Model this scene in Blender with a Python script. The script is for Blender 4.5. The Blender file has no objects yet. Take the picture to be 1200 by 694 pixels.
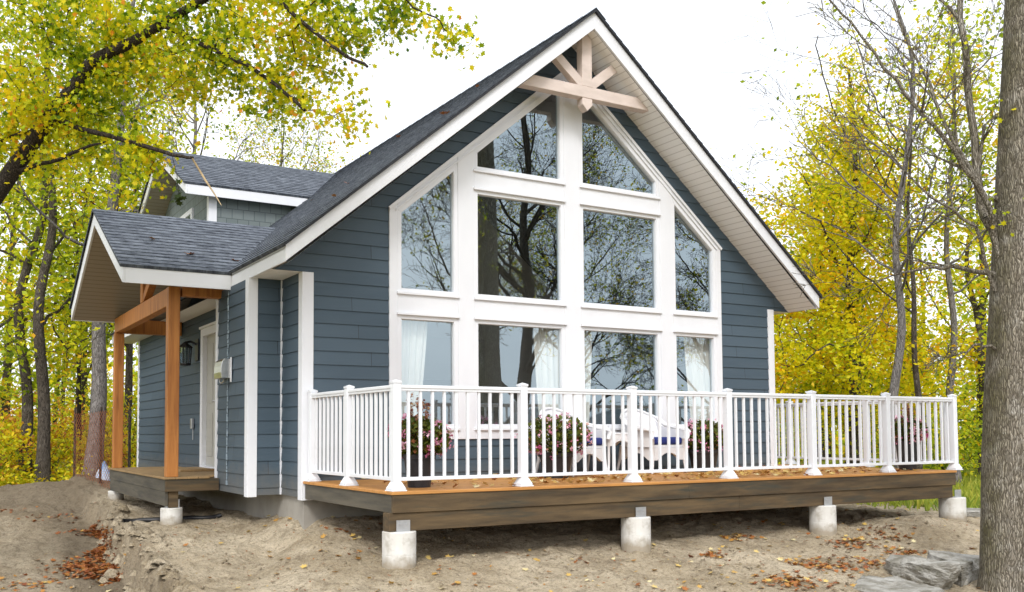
import bpy, math, random
import numpy as np
from mathutils import Vector

random.seed(11)
rng = np.random.default_rng(11)
sc = bpy.context.scene
COL = sc.collection
R = math.radians

# ------------------------------------------------------------------ materials
def newmat(name):
    m = bpy.data.materials.new(name); m.use_nodes = True
    nt = m.node_tree; nt.nodes.clear()
    out = nt.nodes.new('ShaderNodeOutputMaterial')
    return m, nt, out

class NG:
    """small wrapper for building node graphs"""
    def __init__(s, nt): s.nt = nt
    def n(s, t, ins=None, **kw):
        nd = s.nt.nodes.new(t)
        for k, v in kw.items(): setattr(nd, k, v)
        for k, v in (ins or {}).items():
            if isinstance(v, bpy.types.NodeSocket): s.nt.links.new(v, nd.inputs[k])
            else: nd.inputs[k].default_value = v
        return nd
    def link(s, a, b): s.nt.links.new(a, b)
    def noise(s, vec, scale, detail=4, rough=.55, dist=0):
        return s.n('ShaderNodeTexNoise', {'Vector': vec, 'Scale': scale, 'Detail': detail, 'Roughness': rough, 'Distortion': dist}).outputs[0]
    def ramp(s, fac, stops, interp='LINEAR'):
        nd = s.n('ShaderNodeValToRGB', {'Fac': fac}); cr = nd.color_ramp; cr.interpolation = interp
        while len(cr.elements) < len(stops): cr.elements.new(.5)
        for e, (p, c) in zip(cr.elements, stops):
            e.position = p; e.color = (c if len(c) == 4 else (*c, 1)) if hasattr(c, '__len__') else (c, c, c, 1)
        return nd.outputs[0]
    def mix(s, f, a, b, mode='MIX'):
        nd = s.n('ShaderNodeMix', data_type='RGBA', blend_type=mode)
        for sock, v in ((nd.inputs[0], f), (nd.inputs[6], a), (nd.inputs[7], b)):
            if isinstance(v, bpy.types.NodeSocket): s.link(v, sock)
            elif hasattr(v, '__len__'): sock.default_value = (*v, 1) if len(v) == 3 else v
            else: sock.default_value = v
        return nd.outputs[2]
    def math(s, op, a, b=0.0):
        nd = s.n('ShaderNodeMath', operation=op)
        for i, v in enumerate((a, b)):
            if isinstance(v, bpy.types.NodeSocket): s.link(v, nd.inputs[i])
            else: nd.inputs[i].default_value = v
        return nd.outputs[0]
    def scale(s, vec, sx, sy, sz):
        return s.n('ShaderNodeMapping', {'Vector': vec, 'Scale': (sx, sy, sz)}).outputs[0]
    def bump(s, h, strength, dist=.01, nrm=None):
        nd = s.n('ShaderNodeBump', {'Height': h, 'Strength': strength, 'Distance': dist})
        if nrm is not None: s.link(nrm, nd.inputs['Normal'])
        return nd.outputs[0]
    def princ(s, out, **ins):
        b = s.n('ShaderNodeBsdfPrincipled', {k.replace('_', ' '): v for k, v in ins.items()})
        s.link(b.outputs[0], out.inputs[0]); return b

def mottled(name, c1, c2, rough=.6, scale=3, stretch=(1, 1, 1), bump=.2, bscale=60, bdist=.003, spec=.4, metal=0, c3=None, s3=20, mud=None):
    m, nt, out = newmat(name); g = NG(nt)
    co = g.n('ShaderNodeTexCoord').outputs['Object']
    v = g.scale(co, *stretch)
    col = g.mix(g.ramp(g.noise(v, scale, 5, .6), [(.35, 0), (.65, 1)]), c1, c2)
    if c3: col = g.mix(g.ramp(g.noise(v, s3, 4, .6), [(.52, 0), (.7, 1)]), col, c3)
    if mud:
        z = g.math('ADD', g.n('ShaderNodeSeparateXYZ', {0: co}).outputs[2], g.math('MULTIPLY', g.noise(co, 7, 5, .65), -.16))
        col = g.mix(g.ramp(z, [(mud, .85), (mud + .1, 0)]), col, (.27, .22, .15))
    nrm = g.bump(g.noise(v, bscale, 4, .6), bump, bdist)
    g.princ(out, Base_Color=col, Roughness=rough, Normal=nrm, Specular_IOR_Level=spec, Metallic=metal)
    return m

M = {}
M['white'] = mottled('white_trim', (.74, .75, .785), (.70, .71, .745), .45, 2.2, (1, 1, .4), .06, 40, .002)
M['rail'] = mottled('white_aluminium', (.75, .765, .80), (.72, .735, .77), .35, 3, (1, 1, 1), .03, 60, .001, spec=.5)
M['cedar'] = mottled('cedar_post', (.50, .205, .05), (.38, .14, .034), .6, 3, (8, 8, .6), .25, 20, .003, c3=(.26, .09, .025), s3=2.0)
M['greytimber'] = mottled('weathered_timber', (.05, .034, .018), (.125, .083, .04), .75, 2.2, (.55, 4, 5), .5, 18, .004, c3=(.045, .042, .03), s3=2.5)
M['greytimber_side'] = mottled('weathered_timber_side', (.065, .058, .045), (.12, .105, .078), .75, 2.2, (4, .55, 5), .5, 18, .004, c3=(.055, .052, .045), s3=2.5)
M['truss'] = mottled('bleached_timber', (.66, .56, .51), (.56, .47, .42), .6, 2, (1.5, 4, 4), .15, 30, .002)
M['concrete'] = mottled('pier_concrete', (.66, .65, .62), (.56, .54, .50), .85, 5, (1, 1, 1), .3, 30, .004, c3=(.42, .39, .34), s3=9, mud=.07)
M['found'] = mottled('foundation_concrete', (.36, .34, .30), (.27, .25, .22), .85, 2, (1, 1, 1), .3, 25, .004)
M['steel'] = mottled('galvanised_steel', (.55, .56, .58), (.45, .46, .48), .4, 12, metal=.8, bump=.02)
M['stainless'] = mottled('brushed_stainless', (.72, .72, .70), (.62, .62, .6), .28, 3, (1, 1, 20), .03, 30, .001, metal=1)
M['black'] = mottled('black_metal', (.012, .012, .014), (.02, .02, .022), .4, 8, bump=.05)
M['blackpot'] = mottled('black_plastic', (.016, .016, .019), (.03, .03, .034), .45, 5, bump=.05)
M['navy'] = mottled('navy_fabric', (.012, .022, .13), (.016, .03, .16), .85, 6, bump=.2, bscale=200)
M['netting'] = mottled('orange_netting', (.42, .13, .05), (.34, .10, .045), .6, 6, bump=.03)
M['sack'] = mottled('white_blue_plastic', (.75, .8, .85), (.12, .32, .62), .4, 5, bump=.1)
M['rock'] = mottled('limestone', (.44, .425, .39), (.19, .175, .14), .9, 4.5, (1, 1, 2.2), 1.0, 22, .04, c3=(.16, .15, .115), s3=7)
M['interior'] = mottled('interior_paint', (.48, .46, .43), (.45, .43, .4), .8, 1, bump=.02)
M['intfloor'] = mottled('interior_floor', (.22, .14, .08), (.28, .18, .1), .4, 3, (8, 1, 1), .05, 20)
M['cabinet'] = mottled('cabinet_paint', (.30, .30, .29), (.33, .33, .32), .5, 1, bump=.02)
M['curtain'] = mottled('curtain_cloth', (.88, .87, .82), (.8, .78, .73), .9, 3, (6, 6, .4), .1, 60)
M['doorpaint'] = mottled('door_paint', (.42, .41, .37), (.40, .39, .35), .5, 2, bump=.03)
M['underlay'] = mottled('roof_edge', (.018, .02, .026), (.028, .03, .036), .8, 6, bump=.1)
M['caulk'] = mottled('seam_caulk', (.34, .42, .48), (.16, .21, .26), .8, 30, bump=.2)

def siding():
    m, nt, out = newmat('blue_grey_lap_siding'); g = NG(nt)
    uv = g.n('ShaderNodeUVMap').outputs[0]
    sep = g.n('ShaderNodeSeparateXYZ', {0: uv})
    row = g.math('FLOOR', g.math('DIVIDE', g.math('ADD', sep.outputs[1], .260 + 5 * .159 - 1e-4), .159))
    rnd = g.n('ShaderNodeTexWhiteNoise', {'W': row}, noise_dimensions='1D').outputs[0]
    colm = g.math('FLOOR', g.math('ADD', g.math('DIVIDE', sep.outputs[0], 3.05), g.math('MULTIPLY', rnd, 7.0)))
    rnd2 = g.n('ShaderNodeTexWhiteNoise', {'W': g.math('ADD', g.math('MULTIPLY', colm, 13.7), row)}, noise_dimensions='1D').outputs[0]
    fr = g.math('FRACT', g.math('ADD', g.math('DIVIDE', sep.outputs[0], 3.05), g.math('MULTIPLY', rnd, 7.0)))
    seam = g.math('LESS_THAN', fr, .0022)
    col = g.mix(rnd2, (.047, .073, .099), (.066, .098, .129))
    col = g.mix(g.ramp(g.noise(g.scale(uv, .5, 3, 1), 2.5, 6, .65), [(.3, 0), (.75, .5)]), col, (.072, .102, .128))
    col = g.mix(g.ramp(g.noise(uv, 130, 2), [(.66, 0), (.74, .35)]), col, (.16, .2, .23))
    col = g.mix(seam, col, (.02, .025, .03))
    splash = g.math('ADD', sep.outputs[1], g.math('MULTIPLY', g.noise(uv, 5, 6, .7), -.6))
    col = g.mix(g.ramp(g.math('ADD', splash, .5), [(.02, .5), (.4, 0)]), col, (.17, .15, .12))
    wood = g.noise(g.scale(uv, 1.6, 40, 1), 3, 5, .65)
    g.princ(out, Base_Color=col, Roughness=.6, Normal=g.bump(wood, .35, .003), Specular_IOR_Level=.35)
    return m
M['siding'] = siding()

def shakes():
    m, nt, out = newmat('grey_green_shake_siding'); g = NG(nt)
    uv = g.n('ShaderNodeUVMap').outputs[0]
    b = g.n('ShaderNodeTexBrick', {'Vector': uv, 'Color1': (.135, .165, .165, 1), 'Color2': (.175, .205, .205, 1), 'Mortar': (.05, .06, .06, 1), 'Scale': 1, 'Mortar Size': .006, 'Brick Width': .2, 'Row Height': .17, 'Bias': 0}, offset=.5)
    g.princ(out, Base_Color=g.mix(g.ramp(g.noise(uv, 9, 5), [(.3, 0), (.8, .6)]), b.outputs[0], (.13, .16, .165)), Roughness=.7, Normal=g.bump(b.outputs[1], -.6, .01))
    return m
M['shakes'] = shakes()

def shingles():
    m, nt, out = newmat('slate_grey_shingles'); g = NG(nt)
    uv = g.n('ShaderNodeUVMap').outputs[0]
    wob = g.n('ShaderNodeVectorMath', {0: uv, 1: g.n('ShaderNodeVectorMath', {0: g.n('ShaderNodeTexNoise', {'Vector': uv, 'Scale': 5.0}).outputs[1], 1: (.02, .006, 0)}, operation='MULTIPLY').outputs[0]}, operation='ADD').outputs[0]
    b = g.n('ShaderNodeTexBrick', {'Vector': wob, 'Color1': (.022, .028, .038, 1), 'Color2': (.18, .20, .235, 1), 'Mortar': (.022, .025, .032, 1), 'Scale': 1, 'Mortar Size': .004, 'Brick Width': .23, 'Row Height': .14, 'Bias': -.1}, offset=.37, offset_frequency=3)
    b2 = g.n('ShaderNodeTexBrick', {'Vector': wob, 'Color1': (.032, .039, .052, 1), 'Color2': (.14, .158, .185, 1), 'Mortar': (.06, .065, .08, 1), 'Scale': 1, 'Mortar Size': .002, 'Brick Width': .61, 'Row Height': .14, 'Bias': 0}, offset=.21, offset_frequency=2)
    col = g.mix(.4, b.outputs[0], b2.outputs[0])
    col = g.mix(g.ramp(g.noise(uv, 160, 3, .7), [(.35, .5), (.65, 0)]), col, (.02, .024, .034))
    col = g.mix(g.ramp(g.noise(g.scale(uv, 1, 2.2, 1), 7, 5, .7), [(.4, 0), (.68, .75)]), col, (.20, .225, .265))
    col = g.mix(g.ramp(g.noise(g.scale(uv, 1, 2.2, 1), 5.1, 5, .7), [(.48, 0), (.66, .8)]), col, (.022, .028, .042))
    col = g.mix(g.ramp(g.noise(uv, 130, 2, .7), [(.58, 0), (.7, .6)]), col, (.36, .375, .4))
    h = g.math('ADD', b.outputs[1], g.math('MULTIPLY', g.noise(uv, 220, 3), -.6))
    g.princ(out, Base_Color=col, Roughness=.85, Normal=g.bump(h, -.7, .008), Specular_IOR_Level=.25)
    return m
M['shingles'] = shingles()

def soffit(name='cream_soffit_panel', c1=(.85, .845, .83), c2=(.58, .565, .545), c3=(.58, .56, .54)):
    m, nt, out = newmat(name); g = NG(nt)
    uv = g.n('ShaderNodeUVMap').outputs[0]
    sep = g.n('ShaderNodeSeparateXYZ', {0: uv})
    fr = g.math('FRACT', g.math('DIVIDE', sep.outputs[0], .1))
    gr = g.ramp(fr, [(0, 1), (.05, 1), (.12, 0), (.93, 0), (1, 1)])
    dots = g.ramp(g.n('ShaderNodeTexVoronoi', {'Vector': uv, 'Scale': 90}).outputs[0], [(.2, .25), (.35, 0)])
    col = g.mix(gr, c1, c2)
    col = g.mix(dots, col, c3)
    g.princ(out, Base_Color=col, Roughness=.55, Normal=g.bump(gr, -.5, .006))
    return m
M['soffit'] = soffit(); M['tan_soffit'] = soffit('tan_soffit_panel', (.33, .29, .235), (.19, .165, .13), (.2, .175, .14))

def glass():
    m, nt, out = newmat('double_glazing'); g = NG(nt)
    co = g.n('ShaderNodeTexCoord').outputs['Object']
    nrm = g.bump(g.noise(co, 1.3, 1), .06, .02)
    face = g.n('ShaderNodeLayerWeight', {'Blend': .5, 'Normal': nrm}).outputs['Facing']
    fr = g.math('ADD', .33, g.math('MULTIPLY', g.math('POWER', face, 5.0), .67))
    gl = g.n('ShaderNodeBsdfGlossy', {'Color': (.78, .93, 1, 1), 'Roughness': 0.0, 'Normal': nrm})
    tr = g.n('ShaderNodeBsdfTransparent', {'Color': (.94, .96, .96, 1)})
    mx = g.n('ShaderNodeMixShader', {0: fr, 1: tr.outputs[0], 2: gl.outputs[0]})
    g.link(mx.outputs[0], out.inputs[0]); return m
M['glass'] = glass()

def decking():
    m, nt, out = newmat('honey_decking'); g = NG(nt)
    co = g.n('ShaderNodeTexCoord').outputs['Object']
    v = g.scale(co, .7, 7, 7)
    col = g.mix(g.ramp(g.noise(v, 3, 6, .65), [(.3, 0), (.7, 1)]), (.56, .27, .07), (.38, .17, .045))
    g.princ(out, Base_Color=col, Roughness=.55, Normal=g.bump(g.noise(v, 14, 4), .3, .003)); return m
M['decking'] = decking()
M['porchdeck'] = mottled('porch_decking', (.34, .22, .10), (.25, .16, .075), .65, 3, (7, .8, 7), .3, 14, .003)

def leafmat(name, stops, trans=.45, rough=.5):
    m, nt, out = newmat(name); g = NG(nt)
    a = g.n('ShaderNodeAttribute', attribute_name='tint').outputs['Fac']
    col = g.ramp(a, stops)
    d = g.n('ShaderNodeBsdfPrincipled', {'Base Color': col, 'Roughness': rough, 'Specular IOR Level': .25})
    t = g.n('ShaderNodeBsdfTranslucent', {'Color': col})
    mx = g.n('ShaderNodeMixShader', {0: trans, 1: d.outputs[0], 2: t.outputs[0]})
    g.link(mx.outputs[0], out.inputs[0]); return m
M['leaf_maple'] = leafmat('maple_leaves', [(0, (.08, .17, .008)), (.3, (.36, .46, .01)), (.62, (.70, .64, .012)), (.9, (.84, .60, .014)), (1, (.72, .28, .02))], .48)
M['leaf_yellow'] = leafmat('yellow_leaves', [(0, (.26, .37, .012)), (.28, (.64, .65, .013)), (.7, (.86, .70, .012)), (1, (.84, .44, .015))], .5)
M['leaf_lime'] = leafmat('lime_leaves', [(0, (.13, .21, .014)), (.4, (.47, .56, .018)), (.75, (.78, .70, .018)), (1, (.78, .42, .025))], .48)
M['leaf_brush'] = leafmat('brush_leaves', [(0, (.10, .13, .015)), (.4, (.52, .55, .015)), (.75, (.82, .62, .015)), (1, (.5, .2, .03))], .45)
M['leaf_dark'] = leafmat('dark_leaves', [(0, (.03, .05, .012)), (.5, (.07, .10, .016)), (.85, (.12, .14, .02)), (1, (.3, .22, .03))], .4)
M['leaf_pot'] = leafmat('mum_leaves', [(0, (.035, .05, .012)), (.5, (.11, .14, .02)), (.85, (.22, .20, .03)), (1, (.3, .12, .05))], .35)
M['leaf_litter'] = leafmat('fallen_leaves', [(0, (.20, .06, .022)), (.35, (.34, .12, .03)), (.6, (.42, .22, .05)), (.8, (.60, .42, .12)), (1, (.72, .62, .35))], .1)
M['grass'] = leafmat('meadow_grass', [(0, (.16, .24, .03)), (.5, (.36, .42, .05)), (1, (.55, .48, .08))], .4)
M['petal'] = leafmat('pink_petals', [(0, (.55, .10, .26)), (.45, (.74, .30, .46)), (.85, (.82, .58, .64)), (1, (.8, .35, .1))], .2)
M['plume'] = leafmat('plume_stems', [(0, (.18, .06, .05)), (.5, (.33, .16, .08)), (1, (.42, .3, .12))], .2)

def bark(name, c1, c2, c3, sc=1.0, moss=None, strength=1.0):
    m, nt, out = newmat(name); g = NG(nt)
    co = g.n('ShaderNodeTexCoord').outputs['Object']
    v = g.scale(g.n('ShaderNodeVectorMath', {0: co, 1: g.n('ShaderNodeVectorMath', {0: g.n('ShaderNodeTexNoise', {'Vector': co, 'Scale': 9.0, 'Detail': 3.0}).outputs[1], 1: (.05, .05, .12)}, operation='MULTIPLY').outputs[0]}, operation='ADD').outputs[0], 44 * sc, 44 * sc, 5.5 * sc)
    n1 = g.noise(v, 1.0, 6, .7, 1.2)
    vo = g.n('ShaderNodeTexVoronoi', {'Vector': v, 'Scale': 1.3}, feature='DISTANCE_TO_EDGE').outputs[0]
    col = g.mix(g.ramp(n1, [(.32, 0), (.62, 1)]), c1, c2)
    col = g.mix(g.ramp(g.noise(co, 5, 5, .7), [(.52, 0), (.68, .8)]), col, c3)
    if moss:
        gx = g.n('ShaderNodeSeparateXYZ', {0: g.n('ShaderNodeNewGeometry').outputs['Normal']})
        side = g.math('ADD', g.math('MULTIPLY', gx.outputs[0], -.75), g.math('MULTIPLY', gx.outputs[1], .25))
        f = g.math('MULTIPLY', g.ramp(side, [(.45, 0), (.85, .9)]), g.ramp(g.noise(co, 3, 5, .65), [(.3, 0), (.6, 1)]))
        col = g.mix(f, col, moss)
    col = g.mix(g.ramp(vo, [(.03, .85), (.17, 0)]), col, tuple(q * .5 for q in c1))
    h = g.math('ADD', g.math('MULTIPLY', g.math('MINIMUM', vo, .35), 1.6), n1)
    g.princ(out, Base_Color=col, Roughness=.9, Normal=g.bump(h, strength, .03), Specular_IOR_Level=.2)
    return m
M['bark_big'] = bark('furrowed_bark', (.15, .125, .09), (.48, .43, .35), (.57, .54, .48), 1.0, (.12, .11, .035))
M['bark'] = bark('brown_bark', (.055, .045, .036), (.15, .125, .10), (.2, .18, .15), .8, None, .8)
M['bark_grey'] = bark('grey_bark', (.14, .125, .115), (.27, .25, .235), (.33, .31, .30), .7, None, .6)
M['bark_dark'] = bark('dark_bark', (.028, .022, .018), (.075, .06, .048), (.10, .085, .07), 1.0, None, .7)
M['twig_tan'] = mottled('tan_twig', (.5, .38, .22), (.4, .3, .18), .8, 10)

def groundmat():
    m, nt, out = newmat('sandy_soil'); g = NG(nt)
    co = g.n('ShaderNodeTexCoord').outputs['Object']
    n1 = g.noise(co, .9, 12, .7)
    col = g.mix(g.ramp(n1, [(.38, 0), (.58, 1)]), (.41, .325, .21), (.66, .555, .40))
    col = g.mix(g.ramp(g.noise(co, 3.2, 8, .7), [(.52, 0), (.68, .65)]), col, (.21, .16, .10))
    col = g.mix(g.ramp(g.noise(co, 22, 7, .8), [(.5, 0), (.62, .7)]), col, (.17, .13, .085))
    col = g.mix(g.ramp(g.noise(co, 48, 5, .75), [(.55, 0), (.66, .7)]), col, (.60, .53, .42))
    col = g.mix(g.ramp(g.noise(co, 130, 4, .8), [(.56, 0), (.64, .75)]), col, (.20, .155, .105))
    col = g.mix(g.ramp(g.noise(co, 95, 4, .8), [(.60, 0), (.67, .8)]), col, (.75, .68, .56))
    dark_fac = g.n('ShaderNodeAttribute', attribute_name='dark_ground').outputs['Fac']
    col = g.mix(g.math('MULTIPLY', dark_fac, .8), col, (.16, .125, .085))
    grn = g.n('ShaderNodeAttribute', attribute_name='meadow').outputs['Fac']
    gm = g.ramp(g.math('ADD', grn, g.math('MULTIPLY', g.math('SUBTRACT', g.noise(co, 1.4, 6, .7), .5), .9)), [(.42, 0), (.6, 1)])
    gcol = g.mix(g.ramp(g.noise(co, 2.5, 7, .7), [(.35, 0), (.65, 1)]), (.10, .12, .03), (.33, .27, .05))
    col = g.mix(gm, col, gcol)
    h = g.math('ADD', g.noise(co, 9, 8, .7), g.math('MULTIPLY', g.noise(co, 55, 4, .7), .35))
    g.princ(out, Base_Color=col, Roughness=.95, Normal=g.bump(h, 1.0, .085), Specular_IOR_Level=.15)
    return m
M['ground'] = groundmat()

def wicker():
    m, nt, out = newmat('white_wicker'); g = NG(nt)
    co = g.n('ShaderNodeTexCoord').outputs['Object']
    w1 = g.n('ShaderNodeTexWave', {'Vector': co, 'Scale': 22, 'Distortion': .5}, bands_direction='Z').outputs[1]
    w2 = g.n('ShaderNodeTexWave', {'Vector': co, 'Scale': 18, 'Distortion': .5}, bands_direction='X').outputs[1]
    h = g.math('MULTIPLY', w1, w2)
    g.princ(out, Base_Color=g.mix(g.ramp(h, [(.0, 1), (.25, 0)]), (.80, .80, .81), (.58, .58, .6)), Roughness=.5, Normal=g.bump(h, .6, .006)); return m
M['wicker'] = wicker()

# ------------------------------------------------------------------ mesh helpers
class MB:
    def __init__(s): s.v = []; s.f = []; s.uv = []
    def face(s, pts, uv=None):
        i = len(s.v); s.v += [tuple(p) for p in pts]
        s.f.append(list(range(i, i + len(pts)))); s.uv.append(uv or [(0, 0)] * len(pts)); return s
    def box(s, x0, x1, y0, y1, z0, z1):
        i = len(s.v)
        s.v += [(x, y, z) for x in (x0, x1) for y in (y0, y1) for z in (z0, z1)]
        for q in ((0, 1, 3, 2), (4, 6, 7, 5), (0, 4, 5, 1), (2, 3, 7, 6), (0, 2, 6, 4), (1, 5, 7, 3)):
            s.f.append([i + k for k in q]); s.uv.append([(0, 0)] * 4)
        return s
    def prism(s, poly, f, d0, d1):
        """poly of (a, b) pairs, f(a, b, d) -> point"""
        n = len(poly); i = len(s.v)
        s.v += [tuple(f(a, b, d0)) for a, b in poly] + [tuple(f(a, b, d1)) for a, b in poly]
        s.f.append([i + k for k in range(n)][::-1]); s.uv.append([(0, 0)] * n)
        s.f.append([i + n + k for k in range(n)]); s.uv.append([(0, 0)] * n)
        for k in range(n):
            j = (k + 1) % n
            s.f.append([i + k, i + j, i + n + j, i + n + k]); s.uv.append([(0, 0)] * 4)
        return s
    def ring(s, outer, inner, f, d0, d1):
        n = len(outer)
        for k in range(n):
            j = (k + 1) % n
            s.prism([outer[k], outer[j], inner[j], inner[k]], f, d0, d1)
        return s
    def tube(s, pts, rad, n=8, caps=True):
        pts = [Vector(p) for p in pts]; i0 = len(s.v)
        if not hasattr(rad, '__len__'): rad = [rad] * len(pts)
        for k, p in enumerate(pts):
            t = (pts[min(k + 1, len(pts) - 1)] - pts[max(k - 1, 0)]).normalized()
            a = t.cross(Vector((0, 0, 1)) if abs(t.z) < .9 else Vector((1, 0, 0))).normalized(); b = t.cross(a)
            for q in range(n):
                an = 2 * math.pi * q / n
                s.v.append(tuple(p + (a * math.cos(an) + b * math.sin(an)) * rad[k]))
        for k in range(len(pts) - 1):
            for q in range(n):
                r = (q + 1) % n
                s.f.append([i0 + k * n + q, i0 + k * n + r, i0 + (k + 1) * n + r, i0 + (k + 1) * n + q]); s.uv.append([(0, 0)] * 4)
        if caps:
            s.f.append([i0 + q for q in range(n)]); s.uv.append([(0, 0)] * n)
            e = i0 + (len(pts) - 1) * n
            s.f.append([e + q for q in range(n)][::-1]); s.uv.append([(0, 0)] * n)
        return s
    def lathe(s, prof, cx, cy, n=24):
        return s.tube([(cx, cy, z) for r, z in prof], [r for r, z in prof], n)
    def build(s, name, mat, parent=None, smooth=False, bevel=0, seg=1, origin=None):
        me = bpy.data.meshes.new(name)
        o0 = Vector(origin) if origin is not None else (world_loc(parent) if parent else Vector((0, 0, 0)))
        me.from_pydata([(v[0] - o0.x, v[1] - o0.y, v[2] - o0.z) for v in s.v], [], s.f)
        ul = me.uv_layers.new(name='UVMap')
        ul.data.foreach_set('uv', [c for u in s.uv for p in u for c in p])
        return link(name, me, mat, parent, smooth, bevel, seg, origin)

def world_loc(o):
    p = Vector((0, 0, 0))
    while o is not None: p += o.location; o = o.parent
    return p

def link(name, me, mat, parent=None, smooth=False, bevel=0, seg=1, origin=None):
    me.materials.append(M[mat] if isinstance(mat, str) else mat)
    if smooth:
        me.polygons.foreach_set('use_smooth', [True] * len(me.polygons))
    o = bpy.data.objects.new(name, me); COL.objects.link(o)
    if parent: o.parent = parent
    if origin is not None: o.location = Vector(origin) - world_loc(parent) if parent else origin
    if bevel:
        b = o.modifiers.new('Bevel', 'BEVEL'); b.width = bevel; b.segments = seg; b.limit_method = 'ANGLE'; b.angle_limit = R(40)
    return o

def tag(o, label, cat, group=None):
    o['label'] = label; o['category'] = cat
    if group: o['group'] = group
    return o

def thing(name, loc, label, cat, group=None):
    o = bpy.data.objects.new(name, None); o.empty_display_size = .2; COL.objects.link(o); o.location = loc
    return tag(o, label, cat, group)

def dup_part(o, loc):
    c = o.copy(); COL.objects.link(c); c.parent = o.parent; c.location = loc
    return c

def dup(root, loc, rz=0, label=None):
    r = root.copy(); COL.objects.link(r); r.location = loc; r.rotation_euler = (0, 0, rz)
    if label: r['label'] = label
    for ch in list(root.children):
        c = ch.copy(); COL.objects.link(c); c.parent = r
        for g in list(ch.children):
            d = g.copy(); COL.objects.link(d); d.parent = c
    return r

# numpy mesh for many small faces
def np_mesh(name, verts, loops, sizes, tint=None):
    me = bpy.data.meshes.new(name)
    me.vertices.add(len(verts)); me.vertices.foreach_set('co', np.ascontiguousarray(verts, np.float32).ravel())
    me.loops.add(len(loops)); me.loops.foreach_set('vertex_index', np.ascontiguousarray(loops, np.int32))
    me.polygons.add(len(sizes))
    st = np.concatenate([[0], np.cumsum(sizes)[:-1]]).astype(np.int32)
    me.polygons.foreach_set('loop_start', st)
    me.update(calc_edges=True)
    if tint is not None:
        a = me.attributes.new('tint', 'FLOAT', 'POINT'); a.data.foreach_set('value', np.ascontiguousarray(tint, np.float32))
    return me

# ------------------------------------------------------------------ terrain
def vnoise(x, y, seed):
    xi = np.floor(x).astype(np.int64); yi = np.floor(y).astype(np.int64)
    fx = x - xi; fy = y - yi; fx = fx * fx * (3 - 2 * fx); fy = fy * fy * (3 - 2 * fy)
    def h(a, b):
        n = (a * 374761393 + b * 668265263 + seed * 1442695041) & 0xffffffff
        n = ((n ^ (n >> 13)) * 1274126177) & 0xffffffff
        return ((n ^ (n >> 16)) & 0xffff) / 65535.0
    return (h(xi, yi) * (1 - fx) + h(xi + 1, yi) * fx) * (1 - fy) + (h(xi, yi + 1) * (1 - fx) + h(xi + 1, yi + 1) * fx) * fy - .5
def fbm(x, y, s, o=4):
    t = 0; a = 1
    for k in range(o): t = t + a * vnoise(x * 2 ** k, y * 2 ** k, s + k); a *= .5
    return t
def sstep(a, b, x):
    t = np.clip((x - a) / (b - a), 0, 1); return t * t * (3 - 2 * t)
def bankx(y):
    return np.interp(y, [-6, -1.8, 1.5, 4.2, 7], [-2.1, -1.84, -1.62, -1.42, -1.3]) + .16 * fbm(y * 1.7, y * 0 + 3.3, 5)
def H(x, y):
    x = np.asarray(x, float); y = np.asarray(y, float)
    front = np.interp(y, [-14, -6, -4.4, -3.2, -2.45, -2.1, -.2, .6, 1.9, 6, 9], [-1.12, -1.06, -.96, -.83, -.715, -.68, -.46, -.36, -.55, -.46, -.42])
    front = front - .05 * np.exp(-(((x - 5.2) / 1.0) ** 2 + ((y + 4.7) / .6) ** 2)) - .06 * np.exp(-(((x - 4.6) / .45) ** 2 + ((y + 4.25) / .45) ** 2))
    side = np.interp(y, [-14, -6, -3.2, -2, 0, 1.9, 6, 9], [-1.12, -1.03, -.90, -.80, -.72, -.60, -.50, -.44])
    front = side + (front - side) * sstep(-.65, .35, x + .35 * np.clip(-y, 0, 2))
    right = np.interp(y, [-14, -6, -3.2, -2, 4, 30], [-1.12, -1.0, -.84, -.69, -.70, -.5])
    z = front + (right - front) * sstep(6.5, 9.5, x)
    left = np.interp(y, [-14, -2, .6, 6, 9], [-1.45, -1.33, -1.12, -.72, -.5])
    bx = bankx(y)
    k = 1 - sstep(-.10, .03, x - bx + .16 * fbm(x * 4, y * 4, 77, 4))
    z = z + (np.minimum(left, z) - z) * k
    near = 1 - sstep(14, 40, np.hypot(x - 3, y))
    z = z + near * (.07 * fbm(x * .8, y * .8, 11, 3) + .042 * fbm(x * 3.1, y * 3.1, 23, 3) + .036 * fbm(x * 9, y * 9, 31, 3) + .02 * np.abs(fbm(x * 17, y * 17, 41, 2)))
    z = z + near * .10 * np.maximum(0, fbm(x * 7 + 3, y * 7, 91, 3) + .05) * np.exp(-((x - bx - .12) / .3) ** 2)
    z = z - .25 * np.maximum(0, fbm(x * 1.6 + 5, y * 1.6, 61, 4) - .42) * near
    # gravel mound behind the porch, spoil heap at the right of the deck, dip by the bump-out
    z = z + .24 * np.exp(-(((x + 1.45) / 1.1) ** 2 + ((y - 8.3) / 1.0) ** 2)) + .12 * np.exp(-(((x - 7.3) / 1.0) ** 2 + ((y + 2.6) / .5) ** 2))
    z = z - .12 * np.exp(-(((x + .5) / .35) ** 2 + ((y + .35) / .4) ** 2)) + .10 * np.exp(-(((x + .2) / .4) ** 2 + ((y + .95) / .35) ** 2))
    z = np.where(y > 14, np.maximum(z, -.75), z)
    return z
def hz(x, y): return float(H(np.array([x]), np.array([y]))[0])

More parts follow.
